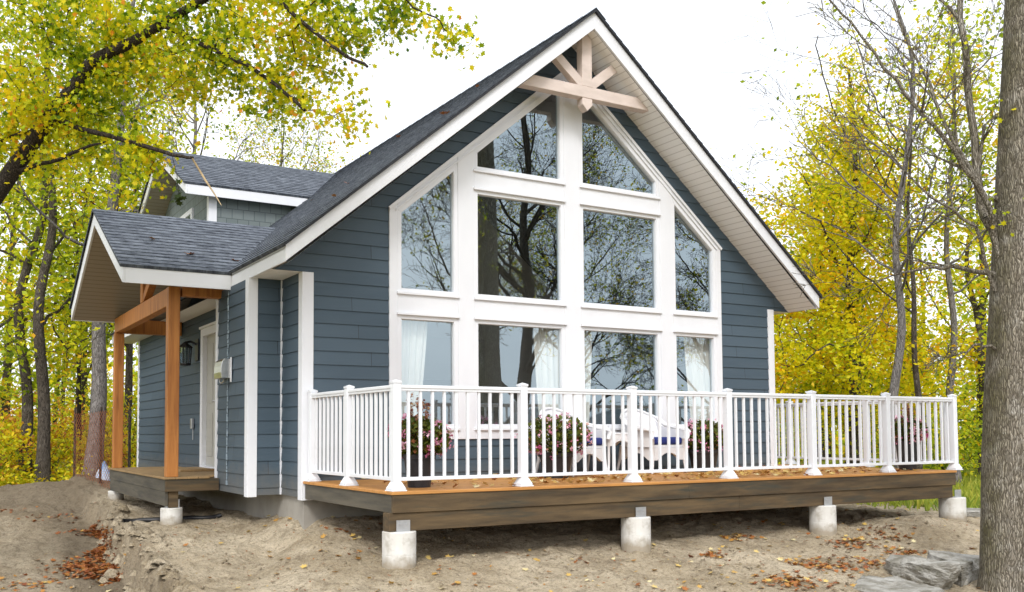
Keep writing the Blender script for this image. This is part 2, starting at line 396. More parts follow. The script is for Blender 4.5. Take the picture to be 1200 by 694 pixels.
def axis(lo, hi, step, far):
    mid = np.arange(lo, hi + 1e-6, step); g = []; d = step; p = hi
    while p < far: d *= 1.25; p += d; g.append(p)
    l = []; d = step; p = lo
    while p > -far: d *= 1.25; p -= d; l.append(p)
    return np.array(l[::-1] + list(mid) + g)
xs = axis(-4.2, 10.2, .032, 900); ys = axis(-5.4, 9.3, .036, 900)
GX, GY = np.meshgrid(xs, ys); GZ = H(GX, GY)
far = sstep(60, 300, np.hypot(GX, GY)); GZ = GZ * (1 - far) + far * (-.6)
nx, ny = len(xs), len(ys)
idx = np.arange(nx * ny).reshape(ny, nx)
quads = np.stack([idx[:-1, :-1], idx[:-1, 1:], idx[1:, 1:], idx[1:, :-1]], -1).reshape(-1, 4)
gm = np_mesh('ground', np.stack([GX, GY, GZ], -1).reshape(-1, 3), quads.ravel(), np.full(len(quads), 4))
mead = np.maximum.reduce([sstep(9.3, 10.6, GX + .4 * GY * 0), sstep(8.8, 10.5, GY) , 1 - sstep(-7, -5, GX)]) * sstep(-5, -1, GY + .2 * GX * 0 + 2)
mead = np.maximum(mead, sstep(14, 18, np.hypot(GX - 3, GY)))
dark_ground = np.clip(np.exp(-((GX - bankx(GY) + .3) / .35) ** 2) * .9 + np.exp(-(((GX + 1.6) / 1.6) ** 2 + ((GY - 8.0) / 1.4) ** 2)) * 1.0 + .45 * (1 - sstep(-2.1, -1.7, GX)), 0, 1)  # darker ground along the bank foot, on the mound and low at the left
for nm, arr in (('meadow', mead), ('dark_ground', dark_ground)):
    a = gm.attributes.new(nm, 'FLOAT', 'POINT'); a.data.foreach_set('value', arr.astype(np.float32).ravel())
ground = link('ground', gm, 'ground', smooth=True)
ground['kind'] = 'structure'

# ------------------------------------------------------------------ cottage
PS = .507; PYC = 3.70; PZP = 3.665
W = 7.54; XC = W / 2; MS = .828; EX = .025
ZP, ZPB, ZE, ZET = 6.02, 5.80, 2.383, 2.568
OV = .407; OY = -.563; YB = 10.1
COURSE = .159; Z0 = -.260
cottage = thing('cottage', (XC, 0, -.4), 'blue-grey lap-sided gabled cottage with white trim and wall of windows', 'house')

def lap_strip(mb, P, z0, z1, xl, xr, hi=.017, lo=.004, c0=None, c1=None):
    """one (part of a) course between heights z0, z1; xl/xr give the side bounds at a height"""
    c0 = z0 if c0 is None else c0; c1 = z1 if c1 is None else c1
    o = lambda z: hi + (lo - hi) * (z - c0) / (c1 - c0)
    a, b, c, d = (xl(z0), z0), (xr(z0), z0), (xr(z1), z1), (xl(z1), z1)
    if a[0] >= b[0] - 1e-4 and d[0] >= c[0] - 1e-4: return
    pts = [P(a[0], a[1], o(z0)), P(b[0], b[1], o(z0)), P(c[0], c[1], o(z1)), P(d[0], d[1], o(z1))]
    mb.face(pts, [a, b, c, d])
    if abs(z0 - c0) < 1e-5:
        mb.face([P(a[0], a[1], 0), P(b[0], b[1], 0), P(b[0], b[1], o(z0)), P(a[0], a[1], o(z0))], [a, b, b, a])

def lap_wall(mb, P, zlo, zhi, pieces, brk=()):
    """pieces: list of (xl(z), xr(z), za, zb)"""
    k = 0
    while Z0 + k * COURSE < zhi:
        c0 = Z0 + k * COURSE; c1 = c0 + COURSE; k += 1
        if c1 <= zlo: continue
        for xl, xr, za, zb in pieces:
            a = max(c0, za, zlo); b = min(c1, zb, zhi)
            if b - a < 1e-4: continue
            cuts = sorted({a, b, *[q for q in brk if a < q < b]})
            for q0, q1 in zip(cuts, cuts[1:]): lap_strip(mb, P, q0, q1, xl, xr, c0=c0, c1=c1)

WB, WS, WH, WP = .46, 3.24, 2.70, 5.48      # window assembly: bottom, shoulder, half width, peak
winl = lambda z: XC - (WH if z <= WS else max(0, (WP - z) / MS)) + .05
winr = lambda z: XC + (WH if z <= WS else max(0, (WP - z) / MS)) - .05
rl = lambda z: 0 if z < ZE else XC - (ZPB - z) / MS
rr = lambda z: W if z < ZE else XC + (ZPB - z) / MS
PF = lambda u, z, o: (u, -o, z)
mb = MB()
ZB = -.186
lap_wall(mb, PF, ZB, ZE, [(lambda z: 0, lambda z: W, ZB, WB + .03), (lambda z: 0, winl, WB + .03, ZE), (winr, lambda z: W, WB + .03, ZE)])
lap_wall(mb, PF, ZE, ZPB, [(rl, winl, ZE, WP - .06), (winr, rr, ZE, WP - .06), (rl, rr, WP - .06, ZPB)], brk=(WS, WP - .06))
for a, b in ((XC - (ZPB - ZE) / MS, 0), (W, XC + (ZPB - ZE) / MS)):     # underside of the eave returns
    mb.face([(a, 0, ZE), (b, 0, ZE), (b, -.017, ZE), (a, -.017, ZE)])
wall = mb.build('wall', 'siding', cottage)
# left walls: main part, bump-out front and side, door wall
DY0, DY1 = 3.45, 4.42; DZ1 = 2.10
PL = lambda x0: (lambda u, z, o: (x0 - o, u, z))
mb = MB(); lap_wall(mb, PL(0), ZB, 2.40, [(lambda z: 0, lambda z: .72, ZB, 2.4)]); mb.build('wall', 'siding', cottage)
mb = MB(); lap_wall(mb, lambda u, z, o: (u, .723 - o, z), ZB, 2.40, [(lambda z: -.40, lambda z: 0, ZB, 2.4)]); mb.build('wall', 'siding', cottage)
mb = MB(); lap_wall(mb, PL(-.403), ZB, 2.385, [(lambda z: .723, lambda z: 2.10, ZB, 2.385)])
mb.face([(-.403, 2.10, ZB), (0, 2.10, ZB), (0, 2.10, 2.5), (-.403, 2.10, 2.385)], [(0, 0), (.4, 0), (.4, 2.5), (0, 2.5)])
mb.face([(-.403, .723, ZB), (0, .723, ZB), (0, 2.10, ZB), (-.403, 2.10, ZB)])
mb.build('wall', 'siding', cottage)
mb = MB(); lap_wall(mb, PL(0), ZB, 3.4, [(lambda z: max(2.10, PYC - (PZP - .22 - z) / PS), lambda z: DY0, ZB, 3.3), (lambda z: DY1, lambda z: 9.35, ZB, 2.42), (lambda z: DY1 if z < 3.08 else PYC, lambda z: PYC + (PZP - .22 - z) / PS, 2.42, 3.4), (lambda z: DY0, lambda z: DY1, DZ1, 3.05)])
mb.face([(0, 9.35, ZB), (W, 9.35, ZB), (W, 9.35, 5), (0, 9.35, 2.4)], [(0, 0), (W, 0), (W, 5), (0, 2.4)])
mb.build('wall', 'siding', cottage)
mb = MB(); mb.face([(W, 0, ZB), (W, 9.35, ZB), (W, 9.35, 2.42), (W, 0, 2.42)], [(0, 0), (9.35, 0), (9.35, 2.4), (0, 2.4)])
lap_wall(mb, lambda u, z, o: (W + o, u, z), ZB, 2.42, [(lambda z: 0, lambda z: 9.35, ZB, 2.42)])
mb.build('wall', 'siding', cottage)
# back gable
mb = MB(); mb.face([(-.2, 9.355, 2.4), (XC, 9.355, 5.8), (W + .2, 9.355, 2.4)]); mb.build('wall', 'siding', cottage)
# foundation
mb = MB()
mb.box(.03, W - .03, .03, 9.3, -1.1, ZB - .002); mb.build('foundation', 'found', cottage)
# corner boards
mb = MB(); mb.box(-.022, .0, -.026, .10, ZB - .03, 2.382); mb.box(0.0, .115, -.026, -.001, ZB - .03, 2.382); mb.build('corner_board', 'white', cottage, bevel=.003)
mb = MB(); mb.box(W - .10, W + .024, -.026, -.001, ZB, 2.40); mb.box(W + .001, W + .024, -.001, .10, ZB, 2.40); mb.build('corner_board', 'white', cottage, bevel=.003)
mb = MB(); mb.box(-.427, -.31, .698, .722, ZB - .02, 2.40); mb.box(-.427, -.404, .722, .82, ZB - .02, 2.40); mb.build('corner_board', 'white', cottage, bevel=.003)
mb = MB(); mb.box(-.428, -.400, 2.04, 2.125, ZB, 2.40); mb.build('corner_board', 'white', cottage, bevel=.003)
mb = MB(); mb.box(-.024, .02, 9.27, 9.375, ZB, 2.40); mb.build('corner_board', 'white', cottage, bevel=.003)
mb = MB(); mb.box(-.026, -.004, .694, .720, ZB, 2.38); mb.build('corner_board', 'white', cottage)

# --- window wall
IN = lambda u, z, d: (XC + u, d, z)
def inset(poly, w):
    n = len(poly); out = []
    for k in range(n):
        p0, p1, p2 = Vector(poly[k - 1]), Vector(poly[k]), Vector(poly[(k + 1) % n])
        d1 = (p1 - p0).normalized(); d2 = (p2 - p1).normalized()
        n1 = Vector((-d1.y, d1.x)); n2 = Vector((-d2.y, d2.x))
        a = p1 + n1 * w; b = p1 + n2 * w
        den = d1.x * d2.y - d1.y * d2.x
        t = ((b.x - a.x) * d2.y - (b.y - a.y) * d2.x) / den
        q = a + d1 * t; out.append((q.x, q.y))
    return out
FW = .055
GS = 5.305                                       # glass slope line: z = GS - MS*|x|
FS = GS + FW / math.cos(math.atan(MS))
Axo, Axi, Bxo, Bxi = 2.54, 1.815, 1.47, .185
def glass_polys():
    L = []
    for s in (-1, 1):
        for nm, poly in (
            ('A', [(Axi, .64), (Axo, .64), (Axo, 1.91), (Axi, 1.91)]),
            ('B', [(Bxi, .64), (Bxo, .64), (Bxo, 1.91), (Bxi, 1.91)]),
            ('C', [(Axi, 2.28), (Axo, 2.28), (Axo, GS - MS * Axo), (Axi, GS - MS * Axi)]),
            ('D', [(Bxi, 2.28), (Bxo, 2.28), (Bxo, 3.557), (Bxi, 3.557)]),
            ('E', [(Bxi, 3.91), (Bxo, 3.91), (Bxo, GS - MS * Bxo), (Bxi, GS - MS * Bxi)])):
            p = [(s * x, z) for x, z in poly]
            if s < 0: p = p[::-1]
            L.append((nm, p))
    return L
for nm, gp in glass_polys():
    outer = inset(gp, -FW)
    mb = MB(); mb.ring(outer, gp, IN, -.028, .05)
    mb.ring(inset(gp, -.028), inset(gp, .004), IN, -.014 - .002, .03)      # inner stop
    # ledges over and under
    xs_ = [q[0] for q in outer]; zb = min(q[1] for q in outer); zt = max(q[1] for q in outer)
    x0, x1 = min(xs_) - .012, max(xs_) + .012
    mb.box(XC + x0, XC + x1, -.058, -.0285, zb - .018, zb + .012)
    if nm in 'ABD':
        mb.box(XC + x0, XC + x1, -.062, -.0285, zt - .008, zt + .02)
    w = mb.build('window', 'white', cottage, bevel=.002)
    pb = MB(); pb.face([IN(x, z, .022) for x, z in inset(gp, -.01)]); pb.build('pane', 'glass', w)
mb = MB()
fo = lambda v: v + FW
for s in (-1, 1):
    def bx(xa, xb, za, zb, d=-.03):
        a, b = sorted((s * xa, s * xb)); mb.box(XC + a, XC + b, d, .0, za, zb)
    bx(Axo + FW, WH, WB, WS + .0)
    mb.prism([(s * (Axo + FW), WS), (s * WH, WS), (s * (Axo + FW), WS + MS * (WH - Axo - FW))][::s], IN, -.03, 0)
    # inner column
    mb.prism([(s * (Bxo + FW), WB), (s * (Axi - FW), WB), (s * (Axi - FW), WP - MS * (Axi - FW)), (s * (Bxo + FW), WP - MS * (Bxo + FW))][::s], IN, -.034, 0)
    # bands
    for xa, xb in ((Axi - FW, Axo + FW), (Bxi - FW, Bxo + FW)):
        bx(xa, xb, WB, .64 - FW); bx(xa, xb, 1.91 + FW, 2.28 - FW)
    bx(Bxi - FW, Bxo + FW, 3.557 + FW, 3.91 - FW)
    # sloped head boards
    for xa, xb in ((Axi - FW, Axo + FW), (Bxi - FW, Bxo + FW)):
        mb.prism([(s * xa, FS - MS * xa), (s * xb, FS - MS * xb), (s * xb, WP - MS * xb), (s * xa, WP - MS * xa)][::s], IN, -.03, 0)
    # crown moulding strip along the slope
    mb.prism([(s * .05, WP - MS * .05 - .03), (s * WH, WP - MS * WH - .03), (s * (WH + .02), WP - MS * (WH + .02) + .02), (s * .05, WP - MS * .05 + .025)][::s], IN, -.055, -.0345)
    mb.prism([(s * .14, FS - MS * .14 + .0), (s * (WH - .08), FS - MS * (WH - .08)), (s * (WH - .08), FS - MS * (WH - .08) + .028), (s * .14, FS - MS * .14 + .028)][::s], IN, -.048, -.0345)
c = Bxi - FW
mb.prism([(-c, WB), (c, WB), (c, WP - MS * c), (0, WP), (-c, WP - MS * c)], IN, -.034, 0)
mb.build('window_trim', 'white', cottage, bevel=.003)

# --- roofs
def roof_plane(mb, eave0, adir, up, nrm, length, bounds, row=.14, lift=.009, thick=.05):
    """stepped courses. eave0 + adir*u + up*t; bounds(t) -> (u0, u1)"""
    e = Vector(eave0); a = Vector(adir); u = Vector(up).normalized(); n = Vector(nrm).normalized()
    k = 0; t = 0
    while t < length - 1e-6:
        t1 = min(t + row, length)
        (l0, r0), (l1, r1) = bounds(t), bounds(t1)
        jit = random.uniform(-.004, .004) if k else 0
        p = [e + a * l0 + u * (t + jit) + n * lift, e + a * r0 + u * (t + jit) + n * lift, e + a * r1 + u * t1 + n * .001, e + a * l1 + u * t1 + n * .001]
        uv = [(l0, t), (r0, t), (r1, t1), (l1, t1)]
        mb.face(p, uv)
        mb.face([e + a * l0 + u * (t + jit) - n * (.03 if k == 0 else .002), e + a * r0 + u * (t + jit) - n * (.03 if k == 0 else .002), p[1], p[0]], [(l0, t), (r0, t), (r0, t), (l0, t)])
        t = t1; k += 1

def rake_edge(mb, a, b, n, w, d):
    """thin shingle edge strip along a rake, from a to b, normal n, depth dir d"""
    a, b, n, d = map(Vector, (a, b, n, d))
    mb.face([a, b, b - n * w, a - n * w]); mb.face([a - n * w, b - n * w, b - n * w + d, a - n * w + d])

SL = math.hypot(1, MS)
hw = XC + OV + .03
zeave = ZP + .03 - MS * hw
roofL = MB(); roof_plane(roofL, (XC - hw, -.60, zeave), (0, 1, 0), (1, 0, MS), (-MS, 0, 1), hw * SL, lambda t: (0, YB + .6))
roof = roofL.build('roof', 'shingles', cottage)
mb = MB(); roof_plane(mb, (XC + hw, -.60, zeave), (0, 1, 0), (-1, 0, MS), (MS, 0, 1), hw * SL, lambda t: (0, YB + .6))
mb.build('roof', 'shingles', cottage)
mb = MB()
for s in (-1, 1):
    mb.prism([(0, ZP + .032), (s * hw, zeave + .002), (s * hw, zeave - .03), (0, ZP - .002)][::s], IN, -.60, -.535)
    mb.prism([(0, ZP + .025), (s * hw, zeave - .005), (s * hw, zeave - .03), (0, ZP - .002)][::s], IN, YB - .05, YB)
    a = s * (hw - .02)
    mb.face([(XC, -.54, ZP - .03), (XC + a, -.54, ZP - .03 - MS * abs(a)), (XC + a, YB, ZP - .03 - MS * abs(a)), (XC, YB, ZP - .03)])
mb.build('roof_deck', 'underlay', cottage)
mb = MB()
for k in range(36):
    y0 = -.605 + k * .30; y1 = min(y0 + .33, YB)
    z = ZP + .052
    for s in (-1, 1):
        mb.face([(XC, y0, z), (XC, y1, z - .008), (XC + s * .16, y1, z - .008 - .133), (XC + s * .16, y0, z - .133)], [(0, y0), (0, y1), (.16, y1), (.16, y0)])
        mb.face([(XC, y0, z), (XC + s * .16, y0, z - .133), (XC + s * .16, y0, z - .145), (XC, y0, z - .012)])
mb.build('ridge_cap', 'shingles', roof)
# front rake boards
for s in (-1, 1):
    h = XC + OV
    mb = MB(); mb.prism([(0, ZP), (s * h, ZET), (s * h, ZE), (0, ZPB)][::s], IN, OY, OY + .035)
    mb.build('fascia', 'white', cottage, bevel=.003)
    mb = MB(); mb.prism([(0, ZP), (s * h, ZET), (s * h, ZE), (0, ZPB)][::s], IN, YB - .09, YB - .055)
    mb.build('fascia', 'white', cottage)
    # raked soffit
    so = MB(); hh = (ZPB - ZE) / MS; n = 1
    so.face([(XC, OY + .035, ZPB), (XC + s * hh, OY + .035, ZE), (XC + s * hh, 0, ZE), (XC, 0, ZPB)], [(0, 0), (hh * SL, 0), (hh * SL, .53), (0, .53)])
    so.face([(XC, 9.35, ZPB), (XC + s * hh, 9.35, ZE), (XC + s * hh, YB - .09, ZE), (XC, YB - .09, ZPB)], [(0, 0), (hh * SL, 0), (hh * SL, .53), (0, .53)])
    x0, x1 = (-OV + .02, -.002) if s < 0 else (W + .002, W + OV - .02)
    for ya, yb in (((.0, .722), (2.11, YB - .09)) if s < 0 else ((.0, YB - .09),)):
        so.face([(x0, ya, ZE + .004), (x1, ya, ZE + .004), (x1, yb, ZE + .004), (x0, yb, ZE + .004)], [(ya, 0), (ya, .4), (yb, .4), (yb, 0)])
    so.build('soffit', 'soffit', cottage)
    xe = -OV if s < 0 else W + OV - .022
    segs = ((OY + .036, 1.47), (5.9, YB - .09)) if s < 0 else ((OY + .036, YB - .09),)
    for ya, yb in segs:
        mb = MB(); mb.box(xe, xe + .022, ya, yb, ZE, ZET - .01); mb.build('fascia', 'white', cottage, bevel=.002)

# porch roof (gable facing left)
PS = .507; PYC = 3.70; PHW = 2.23; PZP = 3.665; PX0 = -1.715
PZE = PZP - PS * PHW
psl = math.hypot(1, PS)
for s in (-1, 1):
    mb = MB(); tl = PHW * psl
    def bnd(t, s=s):
        z = PZE + PS * t / psl + .02
        xe = (z - zeave) / MS + (XC - hw) + .04
        return (0, max(.3, xe - (PX0 - .03)))
    roof_plane(mb, (PX0 - .03, PYC + s * PHW, PZE + .02), (1, 0, 0), (0, -s, PS), (0, s * PS, 1), tl, bnd)
    mb.face([(PX0 - .03, PYC, PZP + .025), (PX0 - .03, PYC + s * PHW, PZE + .025), (PX0 - .03, PYC + s * PHW, PZE - .012), (PX0 - .03, PYC, PZP - .012)])
    mb.build('porch_roof', 'shingles', cottage)
    mb = MB(); mb.prism([(PYC, PZP - .012), (PYC + s * (PHW - .02), PZE - .004), (PYC + s * (PHW - .02), PZE - .19), (PYC, PZP - .21)][::-s], lambda a, b, d: (d, a, b), PX0, PX0 + .03)
    mb.build('fascia', 'white', cottage, bevel=.002)
    mb = MB(); ye = PYC + s * (PHW - .02); y0, y1 = sorted((ye, ye - s * .025))
    mb.box(PX0 + .031, -OV + .022, y0, y1, PZE - .19, PZE - .006); mb.build('fascia', 'white', cottage, bevel=.002)
    so = MB(); zz = lambda y: PZP - .20 - PS * abs(y - PYC)
    yo = PYC + s * (PHW - .045)
    so.face([(PX0 + .03, PYC, zz(PYC)), (PX0 + .03, yo, zz(yo)), (-.42 if s < 0 else 0, yo, zz(yo)), (.0, PYC, zz(PYC))], [(0, 0), (2.4, 0), (2.4, 1.7), (0, 1.7)])
    so.build('soffit', 'tan_soffit', cottage)
# porch frame
def beam(name, x0, x1, y0, y1, z0, z1, mat='cedar'):
    m_ = MB(); m_.box(x0, x1, y0, y1, z0, z1); return m_.build(name, mat, cottage, bevel=.006)
PY1, PY2, PXP = 1.975, 5.76, -1.01
for y in (PY1, PY2): beam('porch_post', PXP - .072, PXP + .072, y - .072, y + .072, .0, 2.40 if y == PY1 else 2.16)
beam('porch_beam', PXP - .06, PXP + .06, PY1 + .074, PY2 + .072, 2.165, 2.40)
beam('porch_beam', PXP + .10, -.03, PY1 - .07, PY1 + .07, 2.29, 2.415)
beam('porch_beam', PXP + .075, -.03, PY2 - .07, PY2 + .07, 2.165, 2.39)
beam('porch_beam', PXP - .06, PXP + .06, PYC - .07, PYC + .07, 2.402, 3.42)
mb = MB(); mb.prism([(PYC - .08, 2.402), (PYC - .08, 2.52), (PY1 + 1.0, 2.85), (PY1 + .9, 2.75)], lambda a, b, d: (d, a, b), PXP - .05, PXP + .05); mb.build('porch_beam', 'cedar', cottage, bevel=.004)
# door with casing
mb = MB(); mb.box(.04, .075, DY0 + .07, DY1 - .07, .05, DZ1 - .07)
for za, zb in ((.2, .85), (1.0, 1.9)):
    for ya, yb in ((DY0 + .18, DY0 + .44), (DY0 + .53, DY0 + .79)): mb.box(.032, .0395, ya, yb, za, zb)
door = mb.build('door', 'doorpaint', cottage, bevel=.004)
mb = MB(); mb.tube([(.03, DY0 + .14, 1.02), (-.02, DY0 + .14, 1.02), (-.025, DY0 + .26, 1.02)], .011, 8); mb.build('handle', 'steel', door, smooth=True)
mb = MB(); mb.box(-.03, .06, DY0 - .05, DY0 + .07, .0, DZ1 - .07); mb.box(-.03, .06, DY1 - .07, DY1 + .05, .0, DZ1 - .07); mb.box(-.03, .06, DY0 - .05, DY1 + .05, DZ1 - .069, DZ1 + .05); mb.box(-.05, .06, DY0 - .08, DY1 + .08, DZ1 + .0505, DZ1 + .085)
mb.box(-.05, .06, DY0 + .071, DY1 - .071, .0, .05)
mb.build('door_frame', 'white', cottage, bevel=.003)
# dormer
DX0 = 0.0; DYC = 7.88; DHW = 2.24; DZP = 5.86; DS = .508; DZE = DZP - DS * DHW
for s in (-1, 1):
    mb = MB(); dsl = math.hypot(1, DS)
    def bnd(t):
        z = DZE + DS * t / dsl + .02
        return (0, (z - zeave) / MS + (XC - hw) + .05 - (DX0 - .03))
    roof_plane(mb, (DX0 - .03, DYC + s * DHW, DZE + .02), (1, 0, 0), (0, -s, DS), (0, s * DS, 1), DHW * dsl, bnd)
    mb.face([(DX0 - .03, DYC, DZP + .025), (DX0 - .03, DYC + s * DHW, DZE + .025), (DX0 - .03, DYC + s * DHW, DZE - .012), (DX0 - .03, DYC, DZP - .012)])
    mb.build('dormer_roof', 'shingles', cottage)
    mb = MB(); mb.prism([(DYC, DZP - .012), (DYC + s * (DHW - .02), DZE - .004), (DYC + s * (DHW - .02), DZE - .17), (DYC, DZP - .19)][::-s], lambda a, b, d: (d, a, b), DX0, DX0 + .03)
    mb.build('fascia', 'white', cottage, bevel=.002)
    mb = MB(); ye = DYC + s * (DHW - .02); y0, y1 = sorted((ye, ye - s * .025))
    mb.box(DX0 + .031, 2.25, y0, y1, DZE - .17, DZE - .006); mb.build('fascia', 'white', cottage, bevel=.002)
    so = MB(); yo = DYC + s * (DHW - .045)
    so.face([(DX0 + .03, DYC, DZP - .18), (DX0 + .03, yo, DZE - .16), (2.2, yo, DZE - .16), (2.2, DYC, DZP - .18)], [(0, 0), (2.4, 0), (2.4, 1.7), (0, 1.7)])
    so.build('soffit', 'tan_soffit', cottage)
mb = MB(); DW = 2.03; gx = .45
mb.face([(gx, DYC - DW, 3.2), (gx, DYC + DW, 3.2), (gx, DYC + DW, DZP - .19 - DS * DW), (gx, DYC, DZP - .19), (gx, DYC - DW, DZP - .19 - DS * DW)], [(DYC - DW, 3.2), (DYC + DW, 3.2), (DYC + DW, 4.6), (DYC, 5.6), (DYC - DW, 4.6)])
for s in (-1, 1):
    y = DYC + s * DW; mb.face([(gx, y, 3.2), (2.6, y, 4.4), (2.6, y, 4.75), (gx, y, 4.64)], [(0, 3.2), (2.2, 4.4), (2.2, 4.75), (0, 4.64)])
mb.build('dormer_wall', 'shakes', cottage)
mb = MB(); mb.box(gx - .02, gx + .12, DYC - DW - .02, DYC - DW - .001, 3.2, 4.60); mb.box(gx - .02, gx - .001, DYC - DW - .001, DYC - DW + .1, 3.2, 4.60); mb.build('corner_board', 'white', cottage)
mb = MB(); yw0, yw1, zw0, zw1 = DYC - .95, DYC + .75, 3.4, 4.62
mb.ring([(yw0, zw0), (yw1, zw0), (yw1, zw1), (yw0, zw1)], [(yw0 + .09, zw0 + .09), (yw1 - .09, zw0 + .09), (yw1 - .09, zw1 - .09), (yw0 + .09, zw1 - .09)], lambda a, b, d: (d, a, b), gx - .04, gx + .01)
wd = mb.build('window', 'white', cottage)
mb = MB(); mb.face([(gx - .012, yw0 + .08, zw0 + .08), (gx - .012, yw1 - .08, zw0 + .08), (gx - .012, yw1 - .08, zw1 - .08), (gx - .012, yw0 + .08, zw1 - .08)]); mb.build('pane', 'glass', wd)
# gable truss
mb = MB(); y0, y1 = -.40, -.27
sz = lambda u: ZPB - .004 - MS * abs(u)
ztb, ztt = 4.93, 5.085
ub, ut = (ZPB - ztb) / MS - .004, (ZPB - ztt) / MS - .004
mb.prism([(-ub, ztb), (ub, ztb), (ut, ztt), (-ut, ztt)], IN, y0, y1)
mb.prism([(-.08, ztt + .001), (.08, ztt + .001), (.08, sz(.08)), (0, sz(0)), (-.08, sz(.08))], IN, y0 + .004, y1 - .004)
mb.prism([(-.08, ztb - .001), (-.08, ztb - .09), (0, ztb - .17), (.08, ztb - .09), (.08, ztb - .001)][::1], IN, y0 + .004, y1 - .004)
for s in (-1, 1):
    e = Vector((s * .46, sz(.46) - .0)); b = Vector((s * .045, ztt + .0015)); d = (e - b).normalized(); q = Vector((-d.y, d.x)) * .062
    L = [b + q, b - q, e - q, e + q]
    # clip far end on the soffit slope
    out = []
    for base in (b - q, b + q):
        k = (sz(0) - base.y - MS * s * base.x) / (d.y + MS * s * d.x); out.append(base + d * k)
    low = []
    for base in (b - q, b + q):
        k = (ztt + .0015 - base.y) / d.y; low.append(base + d * k)
    mb.prism([tuple(low[0]), tuple(out[0]), tuple(out[1]), tuple(low[1])], IN, y0 + .012, y1 - .012)
mb.build('gable_truss', 'truss', cottage, bevel=.005)
# interior
mb = MB(); mb.box(.1, W - .1, .1, 9.2, -.18, .0); mb.build('interior_floor', 'intfloor', cottage)
mb = MB(); mb.prism([(-XC + .05, .0), (XC - .05, .0), (XC - .05, 2.55), (0, 5.7), (-XC + .05, 2.55)], IN, 4.6, 4.7); mb.build('interior_wall', 'interior', cottage)
mb = MB()
for k in range(4):
    x = 2.5 + k * .62; mb.box(x, x + .6, 4.0, 4.58, .08, .88); mb.box(x, x + .6, 4.25, 4.58, 1.45, 2.2); mb.box(x + .03, x + .57, 3.985, 3.999, .12, .84)
mb.box(2.45, 5.0, 3.97, 4.58, .881, .92)
mb.build('kitchen_cabinet', 'cabinet', cottage, bevel=.004)
# seam of pale caulk on the bump-out side wall
mb = MB(); z = -.1
while z < 2.3:
    l = random.uniform(.03, .10); y = 1.57 + random.uniform(-.012, .012); w_ = random.uniform(.012, .035)
    if random.random() < 2: mb.box(-.4225, -.4185, y - w_, y + w_, z, z + l)
    z += l + .012
mb.build('caulk_seam', 'caulk', cottage)

# curtains hang inside
def curtain(x0, x1, x0b, x1b, z0, z1, y, label):
    mb = MB(); n = 34; rows = 10; idx_ = []
    for r in range(rows + 1):
        t = r / rows; z = z1 + (z0 - z1) * t; a = x0 + (x0b - x0) * t ** 1.3; b = x1 + (x1b - x1) * t ** 1.3
        for k in range(n + 1):
            u = k / n; mb.v.append((a + (b - a) * u, y + .035 * math.sin(u * 28 + .6 * math.sin(t * 3)) * (.6 + .4 * t), z))
    for r in range(rows):
        for k in range(n):
            i = r * (n + 1) + k; mb.f.append([i, i + 1, i + n + 2, i + n + 1]); mb.uv.append([(0, 0)] * 4)
    o = mb.build('curtain', 'curtain', None, smooth=True)
    s_ = o.modifiers.new('Solidify', 'SOLIDIFY'); s_.thickness = .004
    return tag(o, label, 'curtain', 'white curtains inside the lower windows')
curtain(XC - 2.52, XC - 2.08, XC - 2.52, XC - 2.30, .05, 2.1, .16, 'white curtain tied back inside the leftmost lower window')
curtain(XC - .52, XC - .04, XC - .36, XC - .04, .05, 2.1, .16, 'wide white curtain inside the lower window left of the middle post')
curtain(XC + .2, XC + .46, XC + .2, XC + .34, .05, 2.1, .16, 'narrow white curtain edge inside the lower window right of the middle post')
curtain(XC + 2.12, XC + 2.70, XC + 2.34, XC + 2.70, .05, 2.1, .16, 'white curtain swept aside inside the rightmost lower window')

# ------------------------------------------------------------------ deck
D = 2.36; DXR = 8.436
deck = thing('deck', (4.2, -1.2, -.4), 'long low timber deck with honey decking and grey-brown rim in front of the cottage', 'deck')
mb = MB(); y = -D; 
while y < -.03:
    y1 = min(y + .138, -.02); x = .0
    cut = random.uniform(3, 5)
    mb.box(-.005, cut, y, y1, -.028, 0); mb.box(cut + .003, DXR, y, y1, -.028, 0); y = y1 + .005
y = -.015
while y < 2.1:
    mb.box(W + .04, DXR, y, y + .138, -.028, 0); y += .143
mb.build('decking', 'decking', deck, bevel=.003)
mb = MB()
mb.box(.012, 3.62, -D + .012, -D + .05, -.195, -.0285); mb.box(3.623, DXR - .012, -D + .012, -D + .05, -.195, -.0285); mb.build('rim_board', 'greytimber', deck, bevel=.003)
mb = MB(); mb.box(.012, .05, -D + .051, -.05, -.195, -.0285); mb.build('rim_board', 'greytimber_side', deck, bevel=.003)
mb = MB(); mb.box(DXR - .05, DXR - .012, -D + .051, 2.1, -.195, -.0285); mb.build('rim_board', 'greytimber_side', deck, bevel=.003)
mb = MB(); mb.box(-.02, 4.4, -D + .03, -D + .165, -.365, -.1955); mb.box(4.403, DXR - .06, -D + .03, -D + .165, -.365, -.1955); mb.build('beam', 'greytimber', deck, bevel=.004)
mb = MB()
for k in range(20): mb.box(.4 + k * .41, .44 + k * .41, -D + .06, -.06, -.19, -.0288)
mb.build('joist', 'greytimber_side', deck)

